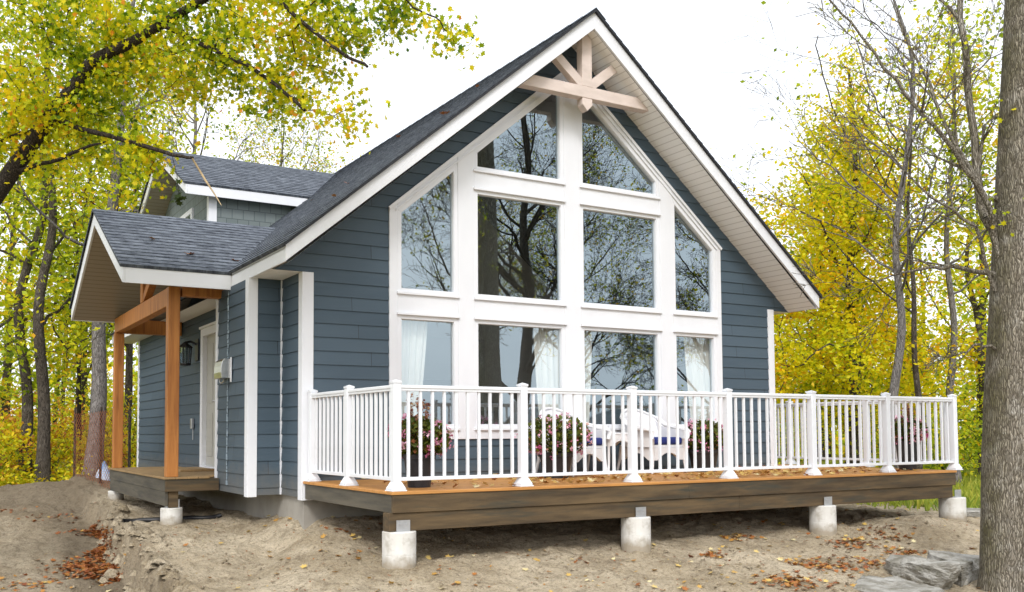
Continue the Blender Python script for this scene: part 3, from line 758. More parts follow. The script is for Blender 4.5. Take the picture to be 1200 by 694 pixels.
# piers
def pier(x, y, ztop, r, label, brk=True):
    zb = hz(x, y) - .12
    t = thing('concrete_pier', (x, y, zb), label, 'concrete pier', 'concrete piers under the timber decks')
    mb = MB(); zm = ztop - .17 - random.uniform(0, .05); prof = [(r, zb), (r * 1.006, zb + .1), (r * 1.004, zm - .004), (r * .985, zm), (r, zm + .004), (r, ztop - .008), (r - .008, ztop)]
    mb.lathe(prof, x, y, 28); mb.build('pier_column', 'concrete', t, smooth=False)
    if brk:
        mb = MB(); mb.box(x - .07, x + .07, y - .083 - .006, y - .083 + .002 - .004, ztop - .0, ztop + .105); mb.box(x - .07, x + .07, y - .083, y + .083, ztop - .002, ztop + .006)
        for sx in (-.035, .035): mb.box(x + sx - .009, x + sx + .009, y - .097, y - .0885, ztop + .06, ztop + .078)
        mb.build('bracket', 'steel', t)
    return t
pier(.115, -2.262, -.366, .158, 'tall white concrete pier under the near left corner of the deck')
pier(2.93, -2.262, -.366, .158, 'white concrete pier under the deck front, second from its left corner')
pier(5.87, -2.262, -.366, .158, 'white concrete pier under the deck front, second from its right corner')
pier(8.46, -2.262, -.366, .17, 'stained white concrete pier under the far right corner of the deck', True)

# railings
def make_railing(loc, label):
    t = thing('deck_railing', loc, label, 'railing', 'white railings round the deck')
    return t
PH = 1.035
def rail_post_mesh():
    mb = MB(); w = .0395
    mb.box(-w, w, -w, w, .0, PH - .03)
    for (a, z0, z1) in ((.079, 0, .014), (.07, .014, .036)): mb.box(-a, a, -a, a, z0 + .0005, z1)
    i = len(mb.v)
    a, b = .066, w + .003; mb.v += [(sx * a, sy * a, .0365) for sx, sy in ((-1, -1), (1, -1), (1, 1), (-1, 1))] + [(sx * b, sy * b, .085) for sx, sy in ((-1, -1), (1, -1), (1, 1), (-1, 1))]
    for k in range(4): mb.f.append([i + k, i + (k + 1) % 4, i + 4 + (k + 1) % 4, i + 4 + k]); mb.uv.append([(0, 0)] * 4)
    c = w + .006; mb.box(-c, c, -c, c, PH - .032, PH - .012)
    i = len(mb.v); mb.v += [(sx * c, sy * c, PH - .012) for sx, sy in ((-1, -1), (1, -1), (1, 1), (-1, 1))] + [(0, 0, PH + .006)]
    for k in range(4): mb.f.append([i + k, i + (k + 1) % 4, i + 4]); mb.uv.append([(0, 0)] * 3)
    return mb
def baluster_mesh():
    mb = MB(); w = .0125; mb.box(-w, w, -w, w, .118, .94); return mb
protos = {}
def railing(t, p0, p1, posts, nbal, endcap=(True, True)):
    """posts: distances along the run where posts stand"""
    p0 = Vector(p0); p1 = Vector(p1); d = (p1 - p0).normalized(); L0 = world_loc(t)
    first = True
    for k, q in enumerate(posts):
        if q is None: continue
        pos = p0 + d * q - L0
        if 'post' not in protos:
            o = rail_post_mesh().build('post', 'rail', None, bevel=.004); protos['post'] = o; o.parent = t; o.location = pos
        else:
            o = protos['post'].copy(); COL.objects.link(o); o.parent = t; o.location = pos
    qs = posts
    for a, b, n in zip(qs, qs[1:], nbal):
        q0 = p0 + d * (a + .041); q1 = p0 + d * (b - .041)
        nrm = Vector((-d.y, d.x, 0))
        for nm, z0, z1, w in (('top_rail', .935, .99, .033), ('bottom_rail', .095, .128, .02)):
            mb = MB()
            f = lambda u, v, dd, q0=q0: tuple(q0 + d * dd + nrm * u + Vector((0, 0, v)))
            if nm == 'top_rail': poly = [(-.024, z0), (.024, z0), (.024, z0 + .022), (w, z0 + .026), (w, z1 - .004), (w * .8, z1), (-w * .8, z1), (-w, z1 - .004), (-w, z0 + .026), (-.024, z0 + .022)]
            else: poly = [(-w, z0), (w, z0), (w, z1), (-w, z1)]
            mb.prism(poly, f, 0, (q1 - q0).length); mb.build(nm, 'rail', t, bevel=.002)
        for k in range(n):
            pos = p0 + d * (a + (b - a) * (k + 1) / (n + 1)) - L0
            if 'bal' not in protos:
                o = baluster_mesh().build('baluster', 'rail', None); protos['bal'] = o; o.parent = t; o.location = pos
            else:
                o = protos['bal'].copy(); COL.objects.link(o); o.parent = t; o.location = pos
X0 = .0836; SP = 1.409; YF = -D + .10
t = make_railing((X0 + SP * 3, YF, 0), 'long white railing along the front edge of the deck')
railing(t, (X0, YF, 0), (X0 + 6 * SP, YF, 0), [SP * k for k in range(7)], [10] * 6)
t = make_railing((X0, -1.1, 0), 'short white railing on the left side of the deck, meeting the house corner')
railing(t, (X0, YF, 0), (X0, 0, 0), [0.0, 1.118, 2.17], [9, 8])
t = make_railing((X0 + SP * 6, 0, 0), 'white railing running back along the right side of the deck past the house')
railing(t, (X0 + 6 * SP, YF, 0), (X0 + 6 * SP, 3, 0), [0.0, 1.38, 2.83, 4.25], [10, 11, 11])
# the two corner posts belong to the front run; drop the doubled ones of the side runs
for tt in [o for o in COL.objects if o.name.startswith('deck_railing')][1:]:
    for ch in list(tt.children):
        if ch.name.startswith('post') and abs((tt.location + ch.location).y - YF) < .01: bpy.data.objects.remove(ch)

# porch platform
porch = thing('porch_platform', (-.5, 3.8, -.4), 'small low timber porch platform under the side entrance roof', 'porch')
mb = MB(); x = -1.12
while x < -.03:
    x1 = min(x + .138, -.03); mb.box(x, x1, (1.87 if x1 < -.43 else 2.14), 5.92, -.026, 0.0); x = x1 + .005
mb.build('decking', 'porchdeck', porch, bevel=.003)
mb = MB(); mb.box(-1.10, -.432, 1.885, 1.925, -.18, -.0265); mb.build('rim_board', 'greytimber', porch, bevel=.003)
mb = MB(); mb.box(-1.10, -1.06, 1.926, 5.9, -.18, -.0265); mb.build('rim_board', 'greytimber_side', porch, bevel=.003)
mb = MB(); mb.box(-1.095, -1.055, 1.93, 5.88, -.36, -.1805); mb.build('beam', 'greytimber_side', porch, bevel=.003)
mb = MB(); mb.box(-1.05, -.93, 1.93, 2.05, -.38, -.1805); mb.build('leg', 'greytimber', porch, bevel=.003)
mb = MB(); mb.box(-.55, -.06, 3.45, 4.45, .0005, .035); mb.build('step', 'porchdeck', porch, bevel=.004)
pp = pier(-1.0, 1.985, -.385, .135, 'small grey concrete pier under the near corner of the porch platform', False)
mb = MB(); mb.box(-1.075, -1.055, 1.95, 2.03, -.385, -.28); mb.box(-.928, -.91, 1.95, 2.03, -.385, -.28); mb.build('bracket', 'steel', pp)
pier(-1.03, 5.72, -.36, .12, 'small concrete pier under the far corner of the porch platform', False)

# wall things
lan = thing('wall_lantern', (-.02, 4.72, 1.75), 'black carriage lantern on the siding beside the entrance door', 'lantern')
mb = MB(); mb.box(-.035, -.018, 4.60, 4.80, 1.68, 2.02); mb.build('back_plate', 'black', lan, bevel=.004)
mb = MB(); mb.tube([(-.03, 4.71, 1.94), (-.12, 4.71, 1.98), (-.21, 4.71, 1.96)], .018, 8); mb.build('arm', 'black', lan, smooth=True)
cx, cy = -.21, 4.71
mb = MB()
mb.lathe([(.012, 1.97), (.035, 1.955), (.125, 1.885), (.12, 1.878)], cx, cy, 6); mb.lathe([(.075, 1.60), (.095, 1.615), (.095, 1.635), (.075, 1.64)], cx, cy, 6)
for k in range(6):
    a = k * math.pi / 3; mb.tube([(cx + .085 * math.cos(a), cy + .085 * math.sin(a), 1.635), (cx + .10 * math.cos(a), cy + .10 * math.sin(a), 1.88)], .010, 4)
mb.build('lantern_frame', 'black', lan)
mb = MB(); mb.tube([(cx, cy, 1.64), (cx, cy, 1.878)], [.075, .093], 6); mb.build('lantern_glass', 'glass', lan)
mbx = thing('mailbox', (-.42, 1.6, 1.2), 'brushed steel wall mailbox with curved front on the bump-out siding', 'mailbox')
mb = MB(); poly = [(-.424, 1.23), (-.424, 1.47), (-.50, 1.475), (-.53, 1.44), (-.545, 1.38), (-.548, 1.30), (-.54, 1.23)]
mb.prism(poly, lambda a, b, d: (a, d, b), 1.42, 1.74); mb.build('box', 'stainless', mbx, bevel=.004)
mb = MB(); mb.box(-.436, -.4235, 1.37, 1.418, 1.18, 1.49); mb.build('back_plate', 'white', mbx, bevel=.003)
mb = MB(); mb.tube([(-.50, 1.47, 1.235), (-.50, 1.47, 1.19), (-.50, 1.56, 1.17), (-.50, 1.64, 1.19), (-.50, 1.64, 1.235)], .008, 6); mb.build('paper_hook', 'stainless', mbx, smooth=True)
mb = MB(); mb.box(-.06, -.018, 4.86, 4.96, .62, .78); mb.box(-.03, -.0185, 4.90, 4.915, .44, .618)
tag(mb.build('power_outlet', 'steel', None, bevel=.006), 'small grey weatherproof outlet box low on the siding beside the door', 'outlet')
mb = MB()  # black boxes drawn for the dark shapes on the wall behind the post
for za, zb in ((1.02, 1.55), (.72, .92)):
    mb.box(-.10, -.018, 6.02, 6.30, za, zb); mb.tube([(-.10, 6.16, (za + zb) / 2), (-.15, 6.16, (za + zb) / 2)], .09, 14)
tag(mb.build('dark_wall_box', 'black', None, bevel=.01), 'black boxes on the siding behind the near porch post', 'meter')

# made-up black tube for the dark line in the soil by the porch
pts = [(-1.5 + .12 * k, 2.45 + .05 * math.sin(k * 1.3) - .02 * k, 0) for k in range(11)]
mb = MB(); mb.tube([(x, y, hz(x, y) + .015) for x, y, z in pts], [.03 + .004 * (k % 2) for k in range(len(pts))], 8)
tag(mb.build('dark_soil_line', 'black', None, smooth=True), 'black strip standing in for a dark line in the soil under the porch platform', 'strip')

# orange mesh fence behind the porch
def mesh_fence(path, zt, cell, r, label):
    P = [Vector(p) for p in path]; seg = [(P[i + 1] - P[i]).length for i in range(len(P) - 1)]; T = sum(seg)
    def at(s):
        s = min(max(s, 0), T - 1e-6)
        for i, l in enumerate(seg):
            if s <= l: return P[i] + (P[i + 1] - P[i]) * (s / l)
            s -= l
    t = thing('safety_fence', P[0], label, 'fence')
    h = zt; mb = MB(); N = int((T + h) / cell)
    for sg in (1, -1):
        for k in range(N):
            s0 = k * cell - (h if sg > 0 else 0); pts = []
            for j in range(9):
                v = h * j / 8; s = s0 + (v if sg > 0 else -v) + (0 if sg > 0 else 0)
                if -.001 <= s <= T: q = at(s); pts.append((q.x + .01 * sg, q.y, q.z + v + .03 * math.sin(s * 3)))
            if len(pts) > 1: mb.tube(pts, r, 3, False)
    mb.build('netting', 'netting', t)
    for s in (.02, T * .5, T - .02):
        q = at(s); m2 = MB(); m2.box(q.x + .02, q.x + .06, q.y - .02, q.y + .02, q.z - .15, q.z + h + .08); m2.build('stake', 'bark', t)
mesh_fence([(-.74, 6.4, -.45), (-1.05, 7.4, -.4), (-1.35, 8.4, -.4)], 1.34, .085, .0034, 'orange plastic mesh fence behind the side porch')
mb = MB(); s0 = (-.86, 7.9); z = hz(*s0)
mb.tube([(s0[0], s0[1], z - .03), (s0[0] + .01, s0[1], z + .12), (s0[0] - .01, s0[1], z + .22), (s0[0], s0[1], z + .34)], [.16, .15, .08, .02], 9)
tag(mb.build('plastic_sack', 'sack', None, smooth=True), 'small white and blue plastic sack at the foot of the tree behind the porch', 'sack')

# ------------------------------------------------------------------ foliage generators
STAR = np.array([(0, -.5), (.16, -.22), (.5, -.2), (.3, .05), (.42, .3), (.14, .24), (0, .55), (-.14, .24), (-.42, .3), (-.3, .05), (-.5, -.2), (-.16, -.22)])
RHOMB = np.array([(0, -.5), (.33, -.05), (0, .5), (-.33, -.05)])
BLADE = np.array([(-.05, 0), (.05, 0), (.03, .6), (0, 1.0)])
def leaf_cloud(name, P, size, tint, shape=RHOMB, mat='leaf_yellow', parent=None, droop=.4, flat=False, fold=.18, r=rng):
    """one mesh of individual leaf blades centred at P (world coordinates)"""
    n = len(P); k = len(shape)
    if flat:
        th = r.uniform(0, 2 * np.pi, n); nrm = np.stack([r.normal(0, .28, n), r.normal(0, .28, n), np.ones(n)], 1)
    else:
        nrm = r.normal(0, 1, (n, 3)); nrm[:, 2] = np.abs(nrm[:, 2]) * .8 + droop; th = r.uniform(0, 2 * np.pi, n)
    nrm /= np.linalg.norm(nrm, axis=1, keepdims=True)
    a = np.cross(nrm, r.normal(0, 1, (n, 3))); a /= np.linalg.norm(a, axis=1, keepdims=True); b = np.cross(nrm, a)
    s = (size * r.uniform(.65, 1.3, n))[:, None, None]
    sx = shape[None, :, 0, None]; sy = shape[None, :, 1, None]
    V = P[:, None, :] + s * (sx * a[:, None] + sy * b[:, None] + fold * (np.abs(sx) + sy * sy * .6) * nrm[:, None])
    o0 = np.array(world_loc(parent)) if parent else 0
    V = (V - o0).reshape(-1, 3)
    me = np_mesh(name, V, np.arange(n * k), np.full(n, k), np.repeat(np.clip(tint, 0, 1), k))
    return link(name, me, mat, parent)

class Skel:
    def __init__(s): s.p = []; s.par = []; s.r0 = []
    def line(s, pts, r0, r1, parent=-1, wob=.0, sub=4):
        """smooth polyline of nodes; returns their indices"""
        P = [np.array(q, float) for q in pts]; ids = []
        n = len(P)
        for i in range(n - 1):
            p0 = P[max(i - 1, 0)]; p1 = P[i]; p2 = P[i + 1]; p3 = P[min(i + 2, n - 1)]
            for k in range(sub if i < n - 2 else sub + 1):
                t = k / sub
                q = .5 * ((2 * p1) + (-p0 + p2) * t + (2 * p0 - 5 * p1 + 4 * p2 - p3) * t * t + (-p0 + 3 * p1 - 3 * p2 + p3) * t ** 3)
                if wob and (i or k): q = q + rng.normal(0, wob, 3)
                f = (i + t) / (n - 1)
                if parent >= 0 and not ids and np.linalg.norm(q - s.p[parent]) < 1e-3: continue
                s.p.append(q); s.par.append(ids[-1] if ids else parent); s.r0.append(r0 + (r1 - r0) * f); ids.append(len(s.p) - 1)
        return ids
    def nearest(s, q): return int(np.argmin(((np.array(s.p) - q) ** 2).sum(1)))
    def grow(s, attr, step=.12, jit=.03, bias=None, skip=0):
        """connect attraction points to the nearest part of the skeleton; returns twig node indices"""
        A = np.asarray(attr); base = np.array(s.p)
        d = np.array([((base - a) ** 2).sum(1).min() for a in A]); order = np.argsort(d)
        cap = len(base) + len(A) * 12 + 10
        buf = np.full((cap, 3), 1e6); buf[:len(base)] = base; m = len(base); tips = []
        if skip: buf[:skip] = 1e6
        for i in order:
            a = A[i]; dd = ((buf[:m] - a) ** 2).sum(1)
            if bias is not None: dd = dd * (1 + .8 * (buf[:m, 2] > a[2] - bias))
            j = int(np.argmin(dd)); p = np.array(s.p[j]); L = np.linalg.norm(a - p)
            k = max(2, min(11, int(L / step))); prev = j
            g = s.p[j] - s.p[s.par[j]] if s.par[j] >= 0 else np.array([0, 0, 1.])
            g = g / (np.linalg.norm(g) + 1e-6) * L * .35
            for q in range(1, k + 1):
                t = q / k
                pos = p * (1 - t) + a * t + g * (t * (1 - t)) * 1.2 + rng.normal(0, jit, 3) * (t < 1)
                s.p.append(pos); s.par.append(prev); s.r0.append(0); prev = len(s.p) - 1
                if m < cap: buf[m] = pos; m += 1
            tips.append(prev)
        return tips
    def ramify(s, i, d, L, r, lev, tips, up=.12):
        """recursive forking twigs from node i"""
        d = d / (np.linalg.norm(d) + 1e-9); p = s.p[i]; n = int(np.clip(L / .16, 3, 7)); prev = i; ids = []
        for k in range(n):
            d = d + rng.normal(0, .09, 3) + np.array([0, 0, up * .25]); d = d / np.linalg.norm(d)
            p = p + d * L / n; s.p.append(p); s.par.append(prev); s.r0.append(max(.0035, r * (1 - .62 * (k + 1) / n))); prev = len(s.p) - 1; ids.append(prev)
        tips.append(prev)
        if lev <= 0: return
        for q in range(int(rng.integers(3, 6)) + (lev > 1)):
            k = int(rng.uniform(.2, 1.0) * n * .999); j = ids[k]
            ax = np.cross(d, rng.normal(0, 1, 3)); ax /= np.linalg.norm(ax) + 1e-9; a = rng.uniform(.4, .95)
            s.ramify(j, d * math.cos(a) + ax * math.sin(a), L * rng.uniform(.42, .68), s.r0[j] * .72, lev - 1, tips, up)
    def radii(s, tip=.004, e=2.3):
        n = len(s.p); acc = np.zeros(n); r = np.zeros(n)
        for i in range(n - 1, -1, -1):
            r[i] = max(tip, acc[i] ** (1 / e)) if s.r0[i] == 0 else s.r0[i]
            if s.par[i] >= 0: acc[s.par[i]] += min(r[i], .5) ** e
        s.r = r; return r
    def mesh(s, name, mat, parent, sel=None, extra=None):
        P = np.array(s.p); par = np.array(s.par); r = s.r
        if sel is None: sel = np.arange(len(P))
        sel = np.array([i for i in sel if par[i] >= 0])
        V = []; Lp = []; off = 0
        rr_ = r[sel]
        for lo, hi, n in ((0, .012, 3), (.012, .05, 5), (.05, 9, 12)):
            q = sel[(rr_ >= lo) & (rr_ < hi)]
            if not len(q): continue
            a = P[par[q]]; b = P[q]; ra = np.minimum(r[par[q]], r[q] * 1.35); ra = np.where(np.array(s.r0)[q] > 0, np.minimum(r[par[q]], r[q] * 1.5), ra); rb = r[q]
            d = b - a; d /= np.linalg.norm(d, axis=1, keepdims=True) + 1e-9
            # shared direction at the joint keeps neighbouring segments aligned
            gp = par[par[q]]; da = np.where((gp >= 0)[:, None], a - P[np.maximum(gp, 0)], d)
            da /= np.linalg.norm(da, axis=1, keepdims=True) + 1e-9; da = np.where((da * d).sum(1)[:, None] > .75, da + d, d); da /= np.linalg.norm(da, axis=1, keepdims=True)
            ref = np.array([.31, .94, .12]); 
            def rings(dirn, c, rad):
                u = np.cross(dirn, ref); u /= np.linalg.norm(u, axis=1, keepdims=True); v = np.cross(dirn, u)
                an = np.arange(n) * 2 * np.pi / n
                return c[:, None] + rad[:, None, None] * (np.cos(an)[None, :, None] * u[:, None] + np.sin(an)[None, :, None] * v[:, None])
            A_ = rings(da, a, ra); B_ = rings(d, b, rb)
            m = len(q); V.append(np.concatenate([A_, B_], 1).reshape(-1, 3))
            k = np.arange(n); f = np.stack([k, (k + 1) % n, (k + 1) % n + n, k + n], 1)[None] + (off + np.arange(m) * 2 * n)[:, None, None]
            Lp.append(f.reshape(-1, 4)); off += m * 2 * n
        if extra is not None:
            V.append(np.array(extra.v)); Lp.append(np.array(extra.f) + off)
        V = np.concatenate(V); F = np.concatenate(Lp)
        V = V - np.array(world_loc(parent))
        me = np_mesh(name, V, F.ravel(), np.full(len(F), 4))
        return link(name, me, mat, parent, smooth=True)

def ell(c, rx, ry, rz, n, hollow=0.0):
    """points inside an ellipsoid, thinned out towards its middle when hollow"""
    p = rng.normal(0, 1, (n, 3)); p /= np.linalg.norm(p, axis=1, keepdims=True)
    u = rng.uniform(hollow, 1, n) ** (1 / 3.0)
    return np.array(c) + p * u[:, None] * np.array([rx, ry, rz])

def leaves_on(sk, tips, per, spread, back=5):
    """leaf centres scattered along the last nodes of every twig"""
    P = np.array(sk.p); out = []
    for t in tips:
        ch = [t]
        while len(ch) < back and sk.par[ch[-1]] >= 0 and sk.r[sk.par[ch[-1]]] < .03: ch.append(sk.par[ch[-1]])
        k = rng.integers(int(per * .5), int(per * 1.5) + 1)
        if k: out.append(P[rng.choice(ch, k)] + rng.normal(0, spread, (k, 3)) * np.array([1, 1, .8]))
    return np.concatenate(out)

def thick_trunk(sk, ids, n=26, rough=.05):
    P = [sk.p[i] for i in ids]; rad = [sk.r0[i] for i in ids]
    mb = MB(); mb.tube([tuple(p) for p in P], rad, n, False)
    ph = rng.uniform(0, 9)
    for i, v in enumerate(mb.v):
        k = i // n; q = i % n; c = Vector(P[k]); a = 2 * math.pi * q / n
        f = 1 + rough * (math.sin(a * 3 + ph + k * .2) * .5 + math.sin(a * 5 + ph * 2 - k * .13) * .35 + rng.normal(0, .25))
        mb.v[i] = tuple(c + (Vector(v) - c) * f)
    return mb

def tree(kind, base, height, r, label, group=None, lean=(0, 0), bark='bark', leaf='leaf_yellow', crown=None, ntw=200, per=30, spread=.22, size=.12,
         limbs=7, tint=(.5, .22), first=.25, tipr=.006, category='tree', leafshape=RHOMB, bare=False, limb_r=.4, fork=0, per_n=1):
    """crown: list of (dx, dy, z, rx, ry, rz, weight) ellipsoids relative to the base"""
    x, y = base; z = hz(x, y) - .15
    t = thing(kind, (x, y, z), label, category, group)
    sk = Skel(); L = []
    npt = 7
    for k in range(npt):
        f = k / (npt - 1)
        L.append((x + lean[0] * f + rng.normal(0, .10 * height / 12) * (k > 0), y + lean[1] * f + rng.normal(0, .10 * height / 12) * (k > 0), z + height * .92 * f))
    ids = sk.line(L, r, r * .18, sub=5)
    for i in ids[:3]: sk.r0[i] = r * (1.35 - .15 * ids.index(i))
    if crown is None: crown = [(lean[0], lean[1], height * .65, height * .28, height * .28, height * .36, 1)]
    nt = len(ids); tips = []; LI = []
    for q in range(limbs):
        f = first + (1 - first) * (q + rng.uniform(.1, .9)) / limbs * .85
        i = ids[int(f * (nt - 1))]; a = rng.uniform(0, 2 * np.pi); l = height * rng.uniform(.12, .25) * (1.15 - f * .6)
        p = sk.p[i]; d = np.array([math.cos(a), math.sin(a), rng.uniform(.5, 1.1)])
        q1 = p + d * l * .5 + rng.normal(0, .12, 3); q2 = p + d * l * np.array([1, 1, 1.25]) + rng.normal(0, .2, 3)
        LI.append(sk.line([p, q1, q2], sk.r0[i] * limb_r, .012, parent=i, sub=5, wob=.012 * l))
    if fork:
        for li in LI:
            for f in (.3, .5, .7, .85, 1.0):
                k = li[min(int(f * len(li)), len(li) - 1)]; d = sk.p[k] - sk.p[sk.par[k]]; d = d / (np.linalg.norm(d) + 1e-9)
                sk.ramify(k, d + rng.normal(0, .55 if f < 1 else .1, 3), height * rng.uniform(.09, .17), sk.r0[k] * .7, fork, tips)
        for k in ids[int(nt * .45)::2]:
            a = rng.uniform(0, 6.28); sk.ramify(k, np.array([math.cos(a), math.sin(a), .9]), height * rng.uniform(.10, .2), sk.r0[k] * .5, fork, tips)
        tips = [t_ for t_ in tips if rng.random() < per_n]
    else:
        tw = sum(c[6] for c in crown); A = []
        for c in crown:
            A.append(ell((x + c[0], y + c[1], z + c[2]), c[3], c[4], c[5], max(1, int(ntw * c[6] / tw))))
        tips = sk.grow(np.concatenate(A), step=.22 if height > 5 else .12, jit=.03, bias=.0)
    sk.radii(tipr)
    main = set(ids)
    sk.mesh('trunk', bark, t, [i for i in range(len(sk.p)) if i not in main], thick_trunk(sk, ids, n=16))
    if not bare:
        P = leaves_on(sk, tips, per, spread, 6)
        clump = .18 * np.sin(P[:, 0] * 2.1 + P[:, 2] * 1.7) + .12 * np.sin(P[:, 1] * 3.3 - P[:, 2] * 2.2)
        leaf_cloud('crown', P, size, rng.normal(tint[0], tint[1], len(P)) + clump, leafshape, leaf, t)
    return t

# ------------------------------------------------------------------ overhanging maple (left)
mp = thing('maple_tree', (-4.57, 2.05, -1.5), 'yellow-green maple leaning in from the left, its leafy limbs overhanging the roofs', 'tree')
sk = Skel()
trunk = [(-4.6, 2.3, -1.6), (-4.55, 1.9, -.4), (-4.37, 1.47, .81), (-3.92, .94, 1.58), (-3.55, .45, 2.24), (-3.14, -.06, 2.93), (-2.9, -.33, 3.33), (-2.74, -.55, 3.59), (-2.58, -.77, 3.8), (-2.43, -.99, 4.02), (-2.17, -1.26, 4.14), (-1.94, -1.62, 4.24), (-1.7, -2.0, 4.35), (-1.4, -2.41, 4.49), (-.87, -2.84, 4.66), (-.34, -3.25, 4.57)]
lowt = sk.line(trunk[:4], .20, .15)
tA = sk.line(trunk[3:], .10, .015, parent=lowt[-1])
s2 = sk.line([(-3.92, .94, 1.58), (-4.1, 1.17, 3.29), (-4.07, 1.27, 5.15), (-3.63, 1.03, 7.02)], .12, .04, parent=lowt[-1])
def limb(pts, r0, r1, wob=.006): return sk.line(pts, r0, r1, parent=sk.nearest(np.array(pts[0])), wob=wob)
limb([(-2.82, -.44, 3.48), (-2.69, -.69, 3.5), (-2.5, -.91, 3.39), (-2.09, -1.36, 3.19), (-1.83, -1.73, 3.02), (-1.73, -1.9, 2.97)], .036, .012)
limb([(-1.94, -1.62, 4.24), (-1.64, -2.01, 3.95), (-1.37, -2.27, 3.75), (-1.13, -2.56, 3.47), (-.99, -2.74, 3.26)], .024, .014)
limb([(-3.06, -.17, 3.06), (-2.96, -.28, 3.1), (-2.68, -.68, 3.14), (-2.48, -.91, 3.22), (-2.33, -1.11, 3.23)], .028, .01)
limb([(-3.55, .45, 2.24), (-3.43, .1, 3.2), (-3.15, -.08, 3.4), (-2.93, -.32, 3.46)], .045, .02)
limb([(-1.4, -2.41, 4.49), (-.97, -2.85, 3.92), (-.78, -3.01, 3.71), (-.6, -3.16, 3.58)], .02, .012)
limb([(-.34, -3.25, 4.57), (-.34, -3.34, 4.13), (-.17, -3.54, 3.94), (-.1, -3.57, 3.83)], .012, .005)
ax1 = np.array([.868, -.497, 0]); ax2 = np.array([.497, .868, 0])      # across and along the limb's spread
def blob(c, rx, rz, rd, n):
    e = ell((0, 0, 0), rx, rd, rz, n); return np.array(c) + .3 * ax2 + e[:, :1] * ax1 + e[:, 1:2] * ax2 + e[:, 2:] * np.array([0, 0, 1.])
att = np.concatenate([blob((-2.77, -.69, 4.24), 1.0, .75, 1.0, 150), blob((-1.85, -1.55, 4.15), .86, .50, .9, 95), blob((-1.1, -2.44, 4.1), .82, .46, .8, 80), blob((-.55, -3.1, 4.12), .42, .26, .5, 26),
    blob((.04, -3.66, 3.92), .2, .12, .3, 7), blob((-2.10, -1.46, 3.08), .16, .22, .25, 14), blob((-2.85, -.6, 3.5), .8, .40, .8, 62), blob((-.74, -3.05, 3.25), .1, .3, .3, 8), blob((-1.19, -2.47, 3.55), .35, .2, .35, 16), blob((-3.3, .24, 3.3), .5, .5, .8, 30),
    blob((-3.6, .8, 5.4), 1.2, 1.2, 1.2, 80), blob((-1.6, -1.9, 5.3), 1.5, .6, 1.1, 90)])
tips = sk.grow(att, step=.09, jit=.014)
sk.radii(.0028, 2.5)
sk.mesh('trunk', 'bark_dark', mp, [i for i in range(len(sk.p)) if i not in set(lowt)], thick_trunk(sk, lowt, 20, .05))
P = leaves_on(sk, tips, 36, .105, 6)
cl = .22 * np.sin(P[:, 0] * 3.1 + P[:, 2] * 2.3) * np.sin(P[:, 1] * 2.7) 
leaf_cloud('crown', P, .053, rng.normal(.45, .22, len(P)) + cl, STAR, 'leaf_maple', mp, droop=.1, fold=.35)
mb = MB(); mb.tube([(-1.73, -1.9, 2.97), (-1.63, -1.97, 2.77), (-1.55, -2.0, 2.64), (-1.5, -2.02, 2.55)], [.009, .010, .007, .003], 6); mb.build('broken_twig', 'twig_tan', mp, smooth=True)
q = np.array([(-1.80, -1.74, 2.66)] * 16) + rng.normal(0, .03, (16, 3)) * np.array([.6, .6, 1.8])
leaf_cloud('dead_leaves', q, .06, rng.normal(.0, .1, 16), STAR, 'leaf_dark', mp)
mb = MB(); mb.tube([(-1.86, -1.7, 3.03), (-1.82, -1.72, 2.85), (-1.80, -1.74, 2.64)], .003, 4); mb.build('hanging_twig', 'bark_dark', mp)

# ------------------------------------------------------------------ big foreground tree (right)
bt = thing('hardwood_tree', (5.47, -4.75, -1.15), 'thick grey furrowed-bark tree trunk at the right edge of the view', 'tree')
sk = Skel()
ids = sk.line([(5.48, -4.74, -1.25), (5.475, -4.77, -.6), (5.475, -4.84, .58), (5.50, -4.96, 2.24), (5.545, -5.13, 4.74), (5.57, -5.23, 6.6), (5.6, -5.3, 9.5), (5.7, -5.3, 13.)], .275, .06, sub=12)
for i in ids:
    z = sk.p[i][2]; sk.r0[i] = float(np.interp(z, [-1.25, -.9, -.4, 1, 3, 5, 8, 13], [.29, .238, .229, .224, .220, .205, .165, .05]))
def off(lat, dep, z): return (5.46 + .868 * lat + .497 * dep, -4.95 - .497 * lat + .868 * dep, z)
LB = []
def lb(pts, r0, r1): LB.append((sk.line([off(*q) for q in pts], r0, r1, parent=sk.nearest(np.array(off(0, 0, pts[0][2]))), wob=.012), pts[0][2]))
lb([(-.12, 0, 2.3), (-.27, .05, 2.75), (-.30, .1, 3.4), (-.33, .15, 4.2), (-.36, .2, 5.2), (-.4, .2, 6.5)], .05, .025)
lb([(-.15, 0, 2.15), (-.32, -.1, 2.75), (-.62, -.2, 3.15), (-1.0, -.3, 3.55), (-1.35, -.3, 4.0), (-1.75, -.3, 4.55), (-2.1, -.3, 4.9)], .034, .006)
lb([(-.25, 0, 2.8), (-.55, .1, 3.5), (-.75, .2, 4.2), (-1.0, .3, 4.9)], .026, .008)
lb([(-.18, 0, 2.05), (-.5, .2, 2.17), (-.85, .3, 2.16), (-1.15, .4, 2.06)], .028, .007)
lb([(-.2, 0, 1.33), (-.42, -.1, 1.37), (-.62, -.15, 1.28), (-.82, -.2, 1.24)], .018, .005)
lb([(-.2, 0, 1.9), (-.5, -.2, 2.5), (-.95, -.3, 2.75), (-1.4, -.4, 3.2)], .022, .007)
lb([(0, .0, 5.5), (-.9, .4, 7.2), (-1.6, 1.2, 8.6), (-2.0, 1.6, 10)], .09, .03)
lb([(0, .0, 6.0), (.9, -.4, 7.5), (1.6, -.6, 9.2)], .09, .03)
